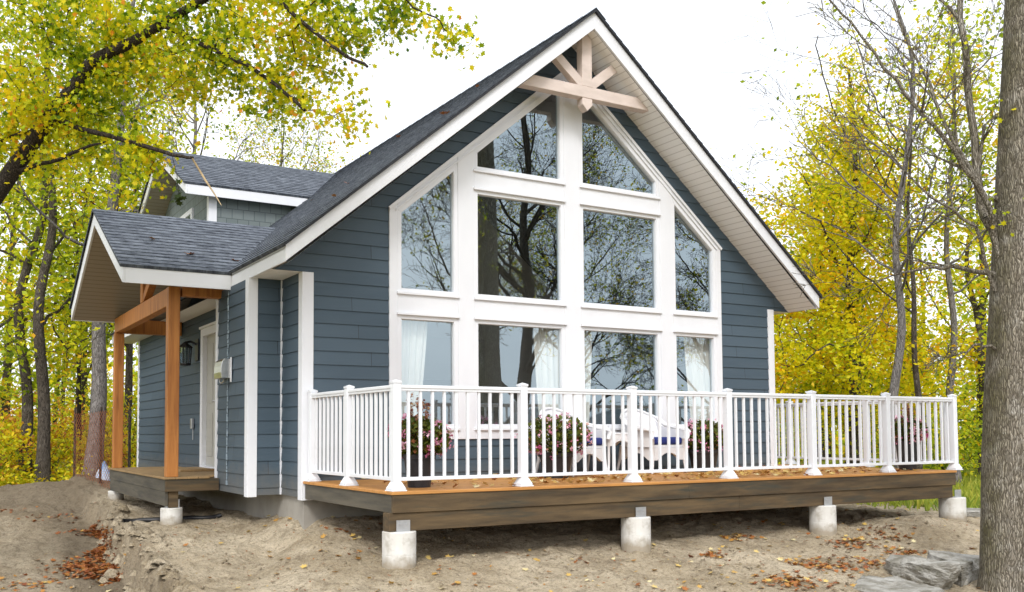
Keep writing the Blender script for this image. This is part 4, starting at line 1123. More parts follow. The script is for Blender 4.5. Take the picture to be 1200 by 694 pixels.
def obl(c, rx, rd, rz, n):
    e = ell((0, 0, 0), rx, rd, rz, n); return np.array([off(c[0] + a, c[1] + b, c[2] + d) for a, b, d in e])
tips = []
for li, z0_ in LB:
    big = z0_ > 5; L_ = 1.15 if big else (.52 if z0_ > 1.8 else .22)
    for f in ((.3, .5, .7, .85, 1.0) if not big else (.25, .4, .55, .7, .85, 1.0)):
        k = li[min(int(f * len(li)), len(li) - 1)]; d = sk.p[k] - sk.p[sk.par[k]]; d = d / (np.linalg.norm(d) + 1e-9)
        sk.ramify(k, d + rng.normal(0, .5 if f < 1 else .1, 3), L_ * rng.uniform(.6, 1.2), sk.r0[k] * .7, 2 if not big else 3, tips, .2)
sk.radii(.003, 2.6)
sk.mesh('trunk', 'bark_big', bt, [i for i in range(len(sk.p)) if i not in set(ids)], thick_trunk(sk, ids, 48, .03))
sel = [t_ for t_ in tips if 2.3 < sk.p[t_][2] < 5.2 and (sk.p[t_][0] - 5.46) * .868 - (sk.p[t_][1] + 4.95) * .497 > -1.9 and rng.random() < .2]
P = leaves_on(sk, sel, 4, .07, 4); leaf_cloud('crown', P, .05, rng.normal(.45, .2, len(P)), STAR, 'leaf_lime', bt)

# ------------------------------------------------------------------ background trees
BGL = 'woodland trees left of the cottage'; BGR = 'woodland trees right of the cottage'
tree('woodland_tree', (-1.85, 11.75), 13, .13, 'straight brown trunk at the left edge of the view, in yellow-green brush', BGL, (.3, .2), 'bark', 'leaf_lime', [(0, 0, 8, 2.6, 2.4, 4.4, 3), (.2, 0, 3.4, 1.7, 1.6, 1.6, 1.3)], 210, 22, .25, .13, 7, (.45, .2), .25)
t2 = tree('forked_tree', (-1.62, 10.46), 12, .135, 'brown forked trunk, second from the left edge, behind the mound', BGL, (.2, .2), 'bark', 'leaf_lime', [(.6, 0, 7.5, 2.3, 2.2, 3.8, 3), (.5, .3, 3.6, 1.4, 1.4, 1.4, 1)], 170, 20, .25, .12, 6, (.45, .2), .3)
tree('slender_tree', (-.51, 13.29), 9, .06, 'slender dark sapling between the forked trunk and the porch', BGL, (-.5, .2), 'bark_dark', 'leaf_lime', [(-.2, 0, 5.5, 1.7, 1.7, 3.0, 1)], 120, 24, .22, .12, 6, (.5, .2), .3)
tree('grey_tree', (-.80, 9.87), 12, .175, 'grey trunk rising beside the far porch post behind the orange mesh fence', BGL, (.75, .3), 'bark_grey', 'leaf_lime', [(.6, 0, 8, 2.0, 2.0, 3.2, 1)], 90, 18, .25, .12, 6, (.4, .2), .4)
tree('slender_tree', (-.62, 11.03), 9, .10, 'dark trunk leaning right just behind the grey trunk by the porch', BGL, (.6, .3), 'bark_dark', 'leaf_lime', [(.3, 0, 6, 1.8, 1.8, 2.6, 1)], 100, 22, .22, .12, 5, (.5, .2), .35)
for (x, y, h, r_, lb_) in ((-6.5, 16.0, 14, .2, 'leafy yellow-green tree far left behind the brush'), (-2.6, 20.0, 15, .2, 'tall pale yellow tree far behind the forked trunk'), (.8, 22.0, 13, .17, 'thin yellow tree far behind the porch post'), (-5.0, 26.0, 16, .2, 'distant pale tree at the far left'), (-1.0, 30, 15, .2, 'distant lime-coloured tree behind the porch gable')):
    tree('woodland_tree', (x, y), h, r_, lb_, BGL, (rng.normal(0, .3), 0), 'bark', 'leaf_lime', [(0, 0, h * .58, h * .2, h * .2, h * .36, 3), (0, 0, h * .28, h * .17, h * .17, h * .16, 1)], 200, 20, .32, .17, 7, (.5, .2), .15)
BGM = 'sparse trees behind the cottage roofs'
tree('sparse_tree', (2.75, 17.2), 13.2, .14, 'thin-crowned tree behind the left end of the dormer ridge', BGM, (.2, 0), 'bark_grey', 'leaf_lime', [(0, 0, 8.6, 2.2, 1.8, 3.6, 1)], 620, 7, .22, .10, 12, (.5, .2), .25, fork=2, per_n=.9, limb_r=.5)
tree('sparse_tree', (6.2, 19.5), 12.0, .13, 'nearly bare spreading tree behind the right end of the dormer ridge', BGM, (.2, 0), 'bark_grey', 'leaf_lime', [(0, 0, 8.6, 3.2, 1.8, 3.4, 1)], 760, 5, .22, .10, 14, (.5, .2), .25, fork=2, per_n=.7, limb_r=.5)
tree('sparse_tree', (.9, 16.0), 11, .12, 'green-yellow tree behind the dormer gable', BGM, (.2, 0), 'bark', 'leaf_lime', [(0, 0, 7.0, 1.7, 1.7, 3.4, 1)], 180, 18, .25, .12, 8, (.35, .2), .3)
tree('golden_maple', (14.1, 3.8), 10.4, .15, 'broad golden yellow maple just right of the gable', BGR, (.3, 0), 'bark', 'leaf_yellow', [(-.4, 0, 5.4, 2.3, 2.2, 2.0, 3), (-.2, 0, 2.9, 3.0, 2.4, 1.6, 3.2), (.3, 0, 7.4, 1.7, 1.4, 1.7, 1.3), (.0, 0, 8.9, 1.0, 1.0, 1.1, .35)], 700, 44, .22, .098, 16, (.5, .2), .12)
tree('grey_tree', (12.46, 1.26), 11, .10, 'bare grey trunk standing in front of the golden maple', BGR, (.1, .0), 'bark_grey', 'leaf_lime', [(0, 0, 8, 1.2, 1.2, 3.0, 1)], 120, 3, .2, .1, 9, (.4, .2), .35, limb_r=.4, fork=2, per_n=.15)
tree('slender_tree', (13.6, 1.9), 9.5, .075, 'thin dark trunk right beside the bare grey trunk', BGR, (.25, 0), 'bark', 'leaf_lime', [(0, 0, 7, 1.1, 1.1, 2.6, 1)], 110, 6, .2, .1, 7, (.5, .2), .4)
tree('golden_maple', (17.3, 6.4), 9.8, .13, 'yellow maple behind, half hidden by the bare grey trunk', BGR, (.2, 0), 'bark', 'leaf_yellow', [(0, 0, 6.4, 2.0, 2.0, 3.2, 2.4), (0, 0, 3, 2.4, 2.2, 1.5, 2)], 420, 30, .22, .13, 9, (.45, .2), .15)
tree('lime_tree', (19.6, 4.2), 9, .12, 'yellow-green tree close beside the thick foreground trunk', BGR, (-.3, 0), 'bark', 'leaf_lime', [(-.2, 0, 5.2, 1.7, 1.7, 2.6, 2), (0, 0, 2.6, 1.9, 1.8, 1.3, 1.4)], 220, 20, .22, .13, 8, (.6, .2), .2)
tree('lime_tree', (15.2, 2.0), 11.5, .09, 'tall airy lime-leaved tree behind the bare limbs at the upper right', BGR, (.3, 0), 'bark_grey', 'leaf_lime', [(.3, 0, 8.2, 1.3, 1.2, 2.8, 1)], 200, 22, .2, .11, 8, (.5, .2), .4)
tree('lime_tree', (15.4, 8.2), 8.0, .12, 'low lime-green tree at the right corner of the house', BGR, (0, 0), 'bark_dark', 'leaf_yellow', [(0, 0, 4.4, 2.0, 2.0, 2.0, 2), (0, 0, 2.2, 2.4, 2.2, 1.3, 2)], 260, 22, .22, .13, 9, (.3, .2), .15)
for (x, y, h, lb_) in ((23, 12, 10, 'distant yellow tree seen through the deck railing'), (27, 6, 11, 'distant lime tree at the meadow edge beside the thick trunk'), (33, 9, 12, 'far dark-stemmed tree across the meadow'), (36, 14, 12, 'farthest yellow tree across the meadow'), (21, 19, 11, 'tall thin tree far behind the house corner')):
    tree('woodland_tree', (x, y), h, .14, lb_, BGR, (0, 0), 'bark_dark', 'leaf_lime', [(0, 0, h * .6, h * .22, h * .22, h * .3, 3), (0, 0, h * .3, h * .22, h * .2, h * .15, 1.4)], 190, 18, .34, .19, 7, (.55, .2), .15)
# trees on the lake side, mirrored in the glass
BGF = 'nearly bare trees on the open side facing the windows'
def bare_tree(x, y, h, r_, lb_, leafy=1):
    return tree('bare_tree', (x, y), h, r_, lb_, BGF, (rng.normal(0, .4), rng.normal(0, .3)), 'bark', 'leaf_lime', limbs=13, per=4, spread=.12, size=.10, tint=(.5, .2), first=.2, tipr=.004, limb_r=.45, fork=3, per_n=.055 * leafy)
bare_tree(10.5, -11.5, 12, .24, 'many-limbed bare tree reflected in the middle window')
bare_tree(14.5, -8.6, 8.2, .12, 'bare tree reflected in the right-hand windows')
bare_tree(4.2, -15.5, 10, .16, 'bare tree reflected in the leftmost windows')
bare_tree(15.5, -16.0, 12, .18, 'slim bare tree reflected low in the glass', 3)

# ------------------------------------------------------------------ bushes
def bush(kind, x, y, rx, rz, n, label, mat, tint, group, size=.10, stems=7):
    z = hz(x, y) - .05; t = thing(kind, (x, y, z), label, 'bush', group)
    sk = Skel(); root = sk.line([(x, y, z), (x + .02, y, z + .1)], .04, .03, sub=2)
    for k in range(stems):
        a = rng.uniform(0, 6.28); l = rng.uniform(.4, .9)
        sk.line([(x, y, z + .02), (x + math.cos(a) * rx * l * .4, y + math.sin(a) * rx * l * .4, z + rz * .9 * l), (x + math.cos(a) * rx * l, y + math.sin(a) * rx * l, z + rz * 1.7 * l)], .022, .006, parent=root[1], sub=3)
    A = ell((x, y, z + rz * .9), rx, rx, rz, max(10, n // 24)); A = A[A[:, 2] > z + .05]
    tips = sk.grow(A, step=.2, jit=.03); sk.radii(.004)
    sk.mesh('stems', 'bark_dark', t)
    P = leaves_on(sk, tips, 24, .16); P = P[P[:, 2] > z]
    leaf_cloud('foliage', P, size, rng.normal(tint, .22, len(P)) + .2 * np.sin(P[:, 0] * 3 + P[:, 1] * 2.3), RHOMB, mat, t)
GBL = 'bushes left of the cottage'; GBR = 'bushes right of the cottage'
bl = [(-3.4, 9.9, .8, .75, 1300, 'olive bush at the far left edge of the soil', 'leaf_brush', .3), (-2.5, 11.2, .9, .7, 1500, 'yellow bush behind the gravel mound', 'leaf_brush', .6), (-1.4, 12.6, 1.0, .8, 1500, 'golden bush under the forked trunk', 'leaf_brush', .62), (-.2, 11.6, .8, .75, 1200, 'yellow-green bush behind the orange fence', 'leaf_brush', .5), (.6, 13.6, 1.1, 1.0, 1700, 'yellow-green bush showing between porch post and wall', 'leaf_lime', .55),
      (-4.6, 12.6, 1.4, 1.3, 2000, 'tall dark green bush at the left edge', 'leaf_dark', .6), (-2.9, 14.5, 1.4, 1.2, 2000, 'orange-tinged bush in the brush, deeper in', 'leaf_brush', .8), (-.9, 16.0, 1.5, 1.2, 2000, 'rusty bush deeper behind the slender sapling', 'leaf_brush', .85), (1.3, 17.5, 1.6, 1.5, 2200, 'pale yellow bush far behind the porch', 'leaf_lime', .6), (-5.4, 18.5, 2.0, 1.5, 2200, 'broad lime bush far at left', 'leaf_lime', .5), (-2.0, 21.0, 2.2, 1.6, 2400, 'broad golden bush in the far brush', 'leaf_brush', .65), (1.6, 25, 2.5, 1.9, 2400, 'far hedge-like bush behind the porch', 'leaf_lime', .45)]
for x, y, rx, rz, n, lb_, mt, ti in bl: bush('bush', x, y, rx, rz, n, lb_, mt, ti, GBL)
br = [(11.6, 4.2, 1.2, .9, 1500, 'yellow-green bush at the right house corner behind the railing', 'leaf_lime', .45), (13.2, 5.6, 1.5, 1.1, 1900, 'yellow bush under the golden maple', 'leaf_lime', .6), (15.0, 3.2, 1.2, .9, 1600, 'lime bush beside the bare grey trunk', 'leaf_lime', .4), (17.5, 3.6, 1.3, .9, 1600, 'low green bush right of the deck end', 'leaf_lime', .3), (19.5, 6.5, 1.8, 1.2, 2000, 'broad bush behind the deck pot', 'leaf_lime', .5), (22.0, 4.8, 1.6, 1.0, 1600, 'dark green bush at the meadow edge', 'leaf_brush', .25), (24.5, 8.5, 2.2, 1.4, 2000, 'broad yellow bush across the meadow', 'leaf_lime', .55), (30, 9.5, 2.6, 1.3, 2000, 'far green bush across the meadow', 'leaf_brush', .3), (16, 12, 2.2, 1.5, 2000, 'broad lime bush far behind the house corner', 'leaf_lime', .5)]
for x, y, rx, rz, n, lb_, mt, ti in br: bush('bush', x, y, rx, rz, n, lb_, mt, ti, GBR)

# far woodland band: one mass
n = 26000; a = rng.uniform(R(-32), R(75), n); dd = rng.uniform(38, 62, n)
hh = 5.5 * (.55 + .45 * np.sin(a * 17) * np.sin(a * 7 + 1)) + 2
P = np.stack([-3.76 + dd * np.sin(a + .1), -10.3 + dd * np.cos(a + .1), -.7 + np.abs(rng.normal(0, .42, n)) * hh], 1)
fw = leaf_cloud('far_woodland', P, .42, rng.normal(.5, .22, n) + .2 * np.sin(a * 40), RHOMB, 'leaf_lime'); fw['kind'] = 'stuff'
mb = MB()
for k in range(80):
    a_ = random.uniform(R(-32), R(75)); d_ = random.uniform(36, 60); x, y = -3.76 + d_ * math.sin(a_ + .1), -10.3 + d_ * math.cos(a_ + .1); h_ = random.uniform(7, 12)
    mb.tube([(x, y, -.9), (x + random.uniform(-.3, .3), y, h_ * .5), (x + random.uniform(-.8, .8), y, h_)], [random.uniform(.08, .2), .08, .02], 5)
fs = mb.build('far_tree_stems', 'bark_dark'); fs['kind'] = 'stuff'

# meadow grass at the right and weeds at the left edge
def grass(name, pts, h, mat, tint):
    n = len(pts); z = H(pts[:, 0], pts[:, 1]); P = np.stack([pts[:, 0], pts[:, 1], z - .01], 1)
    d = np.stack([rng.normal(0, .35, n), rng.normal(0, .35, n), np.ones(n)], 1); d /= np.linalg.norm(d, axis=1, keepdims=True)
    a = np.cross(d, rng.normal(0, 1, (n, 3))); a /= np.linalg.norm(a, axis=1, keepdims=True)
    s = (h * rng.uniform(.5, 1.3, n))[:, None, None]
    V = P[:, None] + s * (BLADE[None, :, 0, None] * 1.3 * a[:, None] + BLADE[None, :, 1, None] * d[:, None] + (BLADE[None, :, 1, None] ** 2) * .25 * np.cross(a, d)[:, None])
    me = np_mesh(name, V.reshape(-1, 3), np.arange(n * 4), np.full(n, 4), np.repeat(np.clip(tint, 0, 1), 4)); o = link(name, me, mat); o['kind'] = 'stuff'; return o
n = 42000; u = rng.uniform(9.4, 34, n); v = rng.uniform(-3.4, 10, n) + (u - 10) * .12
keep = (u > 9.6 + .5 * np.sin(v * 2) + rng.normal(0, .25, n)) & (rng.random(n) < np.clip(1.6 - u / 26, .25, 1))
pts = np.stack([u, v], 1)[keep]
grass('meadow_grass', pts, .26, 'grass', rng.normal(.45, .22, len(pts)) + .2 * np.sin(pts[:, 0] * 1.3 + pts[:, 1]))
n = 9000; P = np.stack([rng.uniform(-5.5, 1.2, n), 9.6 + np.abs(rng.normal(0, 1.3, n)), np.zeros(n)], 1)
P[:, 2] = H(P[:, 0], P[:, 1]) + np.abs(rng.normal(0, .16, n)) * (.7 + .6 * np.sin(P[:, 0] * 4 + P[:, 1] * 3))
o = leaf_cloud('woodland_weeds', P, .085, rng.normal(.55, .25, n), RHOMB, 'leaf_brush'); o['kind'] = 'stuff'

# ------------------------------------------------------------------ fallen leaves
def litter(name, P, size, tint, lift=.012, hfun=None, r_=None):
    z = (H(P[:, 0], P[:, 1]) if hfun is None else hfun(P)) + lift
    o = leaf_cloud(name, np.stack([P[:, 0], P[:, 1], z], 1), size, tint, STAR, 'leaf_litter', None, flat=True, fold=.25); o['kind'] = 'stuff'; return o
C = []
def clus(x, y, s, n, t=.3, sy=None): n = int(n * .85); C.append((np.stack([rng.normal(x, s * .72, n), rng.normal(y, (sy or s) * .72, n)], 1), rng.normal(t + .08, .24, n)))
yb = rng.uniform(.9, 4.3, 1700); C.append((np.stack([bankx(yb) - .06 - np.abs(rng.normal(0, .17, 1700)) * (1 + .8 * np.sin(yb * 1.9 - 1.6)), yb], 1), rng.normal(.2, .18, 1700)))
clus(-2.74, 1.06, .3, 90, .3); clus(-2.2, 2.4, .3, 40, .35); clus(-1.9, 5.6, .4, 60, .15); clus(-2.6, 6.6, .4, 40, .2)
for x, y, s, n, t_ in ((4.54, -2.15, .16, 60, .4), (3.52, -2.79, .14, 50, .3), (5.71, -2.82, .2, 110, .25), (4.47, -3.37, .25, 150, .25), (3.52, -3.87, .28, 170, .28), (2.52, -4.32, .3, 90, .3), (6.07, -3.23, .2, 90, .3), (3.29, -4.63, .25, 60, .35), (5.1, -3.5, .25, 80, .3), (6.4, -2.7, .2, 60, .3), (-.2, -1.6, .3, 12, .5), (.1, -.9, .15, 20, .3)): clus(x, y, s, n, t_, s * .8)
n = 420; C.append((np.stack([rng.uniform(-2.6, 9, n), rng.uniform(-5, 1.5, n)], 1), rng.normal(.65, .25, n)))
n = 200; C.append((np.stack([rng.uniform(-1.5, 7, n), rng.uniform(-4.4, -2.2, n)], 1), rng.normal(.75, .25, n)))
P = np.concatenate([c[0] for c in C]); T = np.concatenate([c[1] for c in C])
litter('fallen_leaves', P, .062, T)
n = 2600; P = np.stack([rng.uniform(-3.2, 9, n), rng.uniform(-5, 1.8, n)], 1)
litter('leaf_scraps', P, .022, rng.normal(.35, .3, n), .006)
n = 900; P = np.stack([rng.uniform(.6, 8.3, n), -2.3 + 2.25 * rng.beta(1.1, 1.3, n)], 1)
P = P[rng.random(n) < np.interp(P[:, 0], [0, 1, 2.2, 6, 8.4], [.1, .35, 1, 1, .4])]
litter('deck_leaves', P, .075, rng.normal(.68, .22, len(P)), .014, lambda P: np.zeros(len(P)))
RL = []
for x, y in ((-1.2, 2.5), (-.8, 2.0), (-.2, 1.9), (-.1, 1.72), (.12, 2.2)): RL.append((x, y, PZP + .05 - PS * abs(y - PYC)))
for x, y in ((1.1, 1.4), (2.2, .6), (2.9, 3.5), (1.6, 4.0), (.5, .2), (3.2, 1.5)): RL.append((x, y, ZP + .05 - MS * abs(x - XC)))
P = np.array(RL); o = leaf_cloud('roof_leaves', np.repeat(P, 2, 0) + rng.normal(0, .03, (len(P) * 2, 3)) * np.array([1, 1, .1]), .09, rng.normal(.3, .15, len(P) * 2), STAR, 'leaf_litter', None, flat=True); o['kind'] = 'stuff'
# pebbles and clods
n = 3800; px = rng.uniform(-3.4, 9.4, n); py = rng.uniform(-5, 2.4, n); s = .005 + .026 * rng.random(n) ** 4
ico = np.array([(0, 0, 1), (.9, 0, .2), (-.4, .8, .1), (-.5, -.8, .15), (.3, -.3, -.7)]); fc = np.array([(0, 1, 2), (0, 2, 3), (0, 3, 1), (1, 4, 2), (2, 4, 3), (3, 4, 1)])
V = np.stack([px, py, H(px, py)], 1)[:, None] + s[:, None, None] * (ico[None] + rng.normal(0, .2, (n, 5, 3))) * np.array([1.2, 1.2, .8])
F = fc[None] + (np.arange(n) * 5)[:, None, None]
o = link('pebbles', np_mesh('pebbles', V.reshape(-1, 3), F.ravel(), np.full(n * 6, 3)), 'ground'); o['kind'] = 'stuff'

n = 420; yy = rng.uniform(-4.5, 4.0, n); xx = bankx(yy) + rng.normal(.0, .10, n); far_ = rng.random(n) < .35
xx = np.where(far_, rng.uniform(-1.2, 9, n), xx); yy = np.where(far_, rng.uniform(-4.6, -.4, n), yy); s = np.where(far_, .012 + .02 * rng.random(n) ** 2, .02 + .07 * rng.random(n) ** 2.5)
oc = np.array([(0, 0, 1), (1, 0, 0), (.3, .95, .1), (-.8, .6, -.1), (-.8, -.6, .1), (.3, -.95, -.1), (.5, .1, .75), (-.3, .5, .8), (-.2, -.6, .7)]); of = np.array([(1, 2, 6), (2, 7, 6), (2, 3, 7), (3, 4, 7), (4, 8, 7), (4, 5, 8), (5, 6, 8), (5, 1, 6), (6, 7, 0), (7, 8, 0), (8, 6, 0)])
V = np.stack([xx, yy, H(xx, yy)], 1)[:, None] + s[:, None, None] * (oc[None] + rng.normal(0, .16, (n, 9, 3))) * np.array([1.2, 1.2, .9])
me = np_mesh('soil_clods', V.reshape(-1, 3), (of[None] + (np.arange(n) * 9)[:, None, None]).ravel(), np.full(n * 11, 3))
o = link('soil_clods', me, 'ground', smooth=False); o['kind'] = 'stuff'

# ------------------------------------------------------------------ rocks
def rock(name, foot, h, label, seed, tilt=(0, 0), base=None, undercut=False):
    """slab from a footprint polygon, chipped faces"""
    rs = np.random.default_rng(seed); c = np.mean(np.array(foot), 0)
    z0 = hz(*c) - .12 if base is None else base
    import bmesh
    bm = bmesh.new(); lv = [(0, .66), (.3, .76), (.62, .95), (.97, 1.0), (1.0, .97)] if undercut else [(0, 1.0), (.55, 1.03), (.88, 1.0), (1.0, .93)]; rows = []
    for f, k in lv:
        rows.append([bm.verts.new((c[0] + (x - c[0]) * k, c[1] + (y - c[1]) * k, z0 + (h + .12) * f + (x - c[0]) * tilt[0] * f + (y - c[1]) * tilt[1] * f)) for x, y in foot])
    n_ = len(foot)
    for a, b in zip(rows, rows[1:]):
        for k in range(n_): bm.faces.new([a[k], a[(k + 1) % n_], b[(k + 1) % n_], b[k]])
    bm.faces.new(rows[-1]); bm.faces.new(rows[0][::-1])
    bmesh.ops.triangulate(bm, faces=bm.faces[:]); bmesh.ops.subdivide_edges(bm, edges=bm.edges[:], cuts=3, use_grid_fill=True)
    for v in bm.verts:
        x, y, z = v.co
        dn = .05 * float(fbm(np.array([x * 3 + z * 2 + seed]), np.array([y * 3 + z * 3.]), seed, 3)[0]) + .02 * float(fbm(np.array([x * 12 + z * 8.]), np.array([y * 12 - z * 8.]), seed + 3, 2)[0])
        q_ = .055 * round(float(fbm(np.array([x * 5 + z * 4.]), np.array([y * 5 - z * 6.]), seed + 7, 2)[0]) * 3)
        d = Vector((x - c[0], y - c[1], (z - z0) * .4)).normalized(); v.co += d * (dn * 1.3 + q_ * .5)
    me = bpy.data.meshes.new(name); bm.to_mesh(me); bm.free()
    o = link(name, me, 'rock'); o.data.polygons.foreach_set('use_smooth', [False] * len(me.polygons))
    return tag(o, label, 'rock', 'limestone slabs at the right of the soil')
rock('limestone_slab', [(5.02, -3.72), (4.88, -3.90), (4.88, -4.2), (4.95, -4.52), (5.12, -4.50), (5.36, -4.15), (5.36, -3.70)], .235, 'large limestone slab with a dark undercut face beside the thick trunk', 3, (.02, -.03), -1.13, True)
rock('limestone_slab', [(5.28, -4.42), (5.55, -4.36), (6.0, -4.2), (6.0, -3.75), (5.55, -3.9)], .21, 'smaller limestone block half hidden behind the thick tree trunk', 5, (-.02, .05), -1.12)
rock('limestone_slab', [(3.92, -4.24), (4.66, -3.72), (4.74, -4.0), (4.72, -4.4), (4.45, -4.78), (3.8, -5.0)], .105, 'low pale flat-topped limestone slab below the undercut slab', 8, (.0, .0), -1.15)
rock('limestone_slab', [(8.95, -2.0), (9.5, -2.15), (9.75, -1.75), (9.2, -1.6)], .07, 'flat pale stone behind the far right deck pier', 9)

# ------------------------------------------------------------------ pots of flowers
def pot(x, y, r, h, fr, fh, label, tall=False, seed=0, dark=False):
    rs = np.random.default_rng(seed)
    t = thing('flower_pot', (x, y, 0), label, 'flower pot', 'black flower pots on the deck')
    mb = MB(); mb.lathe([(r * .72, .002), (r * .74, .02), (r * .98, h - .05), (r * 1.06, h - .05), (r * 1.08, h), (r * .98, h), (r * .94, h - .04)], x, y, 24); mb.build('pot', 'blackpot', t, smooth=False, bevel=.003)
    n = 1500; P = ell((x, y, h + fh * .42), fr, fr, fh * .55, n, .15); P = P[P[:, 2] > h * .78]
    leaf_cloud('foliage', P, .06, rs.normal(.45, .3, len(P)), RHOMB, 'leaf_pot', t, r=rs)
    sk_ = MB()
    for k in range(26):
        a = rs.uniform(0, 6.28); q = rs.uniform(.2, .95)
        sk_.tube([(x, y, h - .05), (x + math.cos(a) * fr * q * .4, y + math.sin(a) * fr * q * .4, h + fh * .4), (x + math.cos(a) * fr * q, y + math.sin(a) * fr * q, h + fh * (.95 - .5 * q))], .004, 4)
    sk_.build('stems', 'leaf_dark', t)
    # blossoms: small rosettes of petals
    m = 70; B = ell((x, y, h + fh * .42), fr * 1.08, fr * 1.08, fh * .62, m * 3, .75); B = B[(B[:, 2] > h * .85)][:m]
    pp_ = []; tt = []
    for b in B:
        k = 9; tint_ = rs.normal(.5, .22)
        pp_.append(b + rs.normal(0, .017, (k, 3))); tt.append(np.clip(rs.normal(tint_, .1, k), 0, .93))
    o = leaf_cloud('blossoms', np.concatenate(pp_), .036, np.concatenate(tt), RHOMB, 'petal', t, r=rs); o['kind'] = 'stuff'
    if tall:
        pl = []
        for k in range(14):
            a = rs.uniform(0, 6.28); q = rs.uniform(.0, .16); ht = rs.uniform(.22, .42)
            b0 = np.array([x + math.cos(a) * fr * .2, y + math.sin(a) * fr * .2, h + fh * .5]); b1 = b0 + np.array([math.cos(a) * q * .35, math.sin(a) * q * .35, ht])
            f = rs.uniform(0, 1, 34)[:, None]; pl.append(b0 + (b1 - b0) * f + rs.normal(0, .008, (34, 3)))
        P = np.concatenate(pl); leaf_cloud('plumes', P, .035, rs.normal(.3, .3, len(P)), RHOMB, 'plume', t, r=rs)
        P = ell((x - .09, y, h + fh * .55), .05, .05, .06, 22); leaf_cloud('orange_flowers', P, .035, np.full(22, 1.0), RHOMB, 'petal', t, r=rs)
    return t
pot(.56, -1.80, .155, .33, .31, .38, 'black pot with pink mums and tall reddish plumes at the near left deck corner', True, 1)
pot(2.80, -.98, .20, .30, .42, .46, 'wide black pot with a big pink mum in front of the left wicker chair', False, 2)
pot(5.42, -.70, .20, .30, .31, .40, 'black pot with a rounded pink mum right of the right wicker chair', False, 3)
pot(8.02, -1.92, .155, .40, .25, .34, 'tall black pot with pink flowers and plumes at the far right deck corner', True, 4)

# ------------------------------------------------------------------ wicker chairs and table
def wicker_chair():
    t = thing('wicker_armchair', (0, 0, 0), 'white wicker armchair', 'armchair', 'white wicker armchairs on the deck')
    mb = MB(); mb.box(-.30, .30, -.28, .28, .33, .37); mb.build('seat', 'wicker', t, bevel=.01, seg=2)
    # front apron with an arch
    pts = [(-.30, .33), (-.30, .17)] + [(-.30 + .07 + .46 * k / 10, .17 + .10 * math.sin(math.pi * k / 10)) for k in range(11)] + [(.30, .17), (.30, .33)]
    mb = MB(); mb.prism(pts[::-1], lambda a, b, d: (a, d, b), -.30, -.275); mb.build('apron', 'wicker', t)
    for s in (-1, 1):
        mb = MB(); mb.prism([(p[0] * .93, p[1]) for p in pts][::-1], lambda a, b, d: (d, a, b), s * .305, s * .28); mb.build('apron', 'wicker', t)
    # curved back
    mb = MB(); n = 14; rows_ = 6
    for lay in (0, .035):
        for r_ in range(rows_ + 1):
            f = r_ / rows_
            for k in range(n + 1):
                u = -1 + 2 * k / n; top = .84 - .12 * u * u
                z = .36 + (top - .36) * f; x = u * (.30 + .05 * f); y = .25 + .10 * f - .16 * u * u + lay
                mb.v.append((x, y, z))
    N = (n + 1) * (rows_ + 1)
    for lay in (0, 1):
        for r_ in range(rows_):
            for k in range(n):
                i = lay * N + r_ * (n + 1) + k; q = [i, i + 1, i + n + 2, i + n + 1]; mb.f.append(q if not lay else q[::-1]); mb.uv.append([(0, 0)] * 4)
    for k in range(n):
        i = rows_ * (n + 1) + k; mb.f.append([i, i + 1, N + i + 1, N + i]); mb.uv.append([(0, 0)] * 4)
    bk = mb.build('backrest', 'wicker', t, smooth=True)
    mb = MB(); mb.tube([((-1 + k / 7) * .355, .36 - .16 * (-1 + k / 7) ** 2, .845 - .12 * (-1 + k / 7) ** 2) for k in range(15)], .022, 8); mb.build('top_roll', 'wicker', bk, smooth=True)
    for s in (-1, 1):
        mb = MB(); mb.tube([(s * .34, .22, .74), (s * .375, .08, .64), (s * .385, -.12, .595), (s * .375, -.28, .58), (s * .36, -.335, .54), (s * .35, -.32, .45)], [.022, .034, .04, .042, .036, .022], 10); 
        mb.build('arm', 'wicker', t, smooth=True)
        mb = MB(); mb.prism([(-.29, .34), (.20, .34), (.22, .70), (.06, .61), (-.14, .57), (-.29, .55)], lambda a, b, d: (d, a, b), s * .335, s * .315); mb.build('arm_panel', 'wicker', t)
        for y, sp in ((-.285, -.02), (.26, .05)):
            mb = MB(); mb.tube([(s * .30, y, .45 if y < 0 else .36), (s * .31, y + sp * .3, .2), (s * .335, y + sp, .0)], [.024, .022, .015], 8); mb.build('leg', 'wicker', t, smooth=True)
    return t
ch = wicker_chair()
ch.location = (4.70, -.48, 0); ch.rotation_euler = (0, 0, R(8)); ch['label'] = 'white wicker armchair with navy cushion, right of the little wicker table'
dup(ch, (3.40, -.46, 0), R(14), 'white wicker armchair partly hidden behind the wide flower pot')
def cushion(x, y, rz, label):
    mb = MB(); mb.box(-.285, .285, -.30, .24, .372, .47)
    o = mb.build('seat_cushion', 'navy', None, bevel=.035, seg=3); o.location = (x, y, 0); o.rotation_euler = (0, 0, rz)
    tag(o, label, 'cushion', 'navy seat cushions'); return o
cushion(4.70, -.48, R(8), 'navy blue cushion on the right wicker armchair')
cushion(3.40, -.46, R(14), 'navy blue cushion on the left wicker armchair behind the flowers')
tb = thing('side_table', (4.05, -.45, 0), 'small white wicker side table between the two armchairs', 'table')
mb = MB(); mb.box(3.83, 4.27, -.67, -.23, .50, .53); mb.build('table_top', 'wicker', tb, bevel=.008)
pts = [(-.21, .50), (-.21, .36)] + [(-.17 + .34 * k / 8, .36 + .07 * math.sin(math.pi * k / 8)) for k in range(9)] + [(.21, .36), (.21, .50)]
mb = MB()
for d in (-.665, -.255): mb.prism([(4.05 + a, b) for a, b in pts][::-1], lambda a, b, dd: (a, dd, b), d, d + .02)
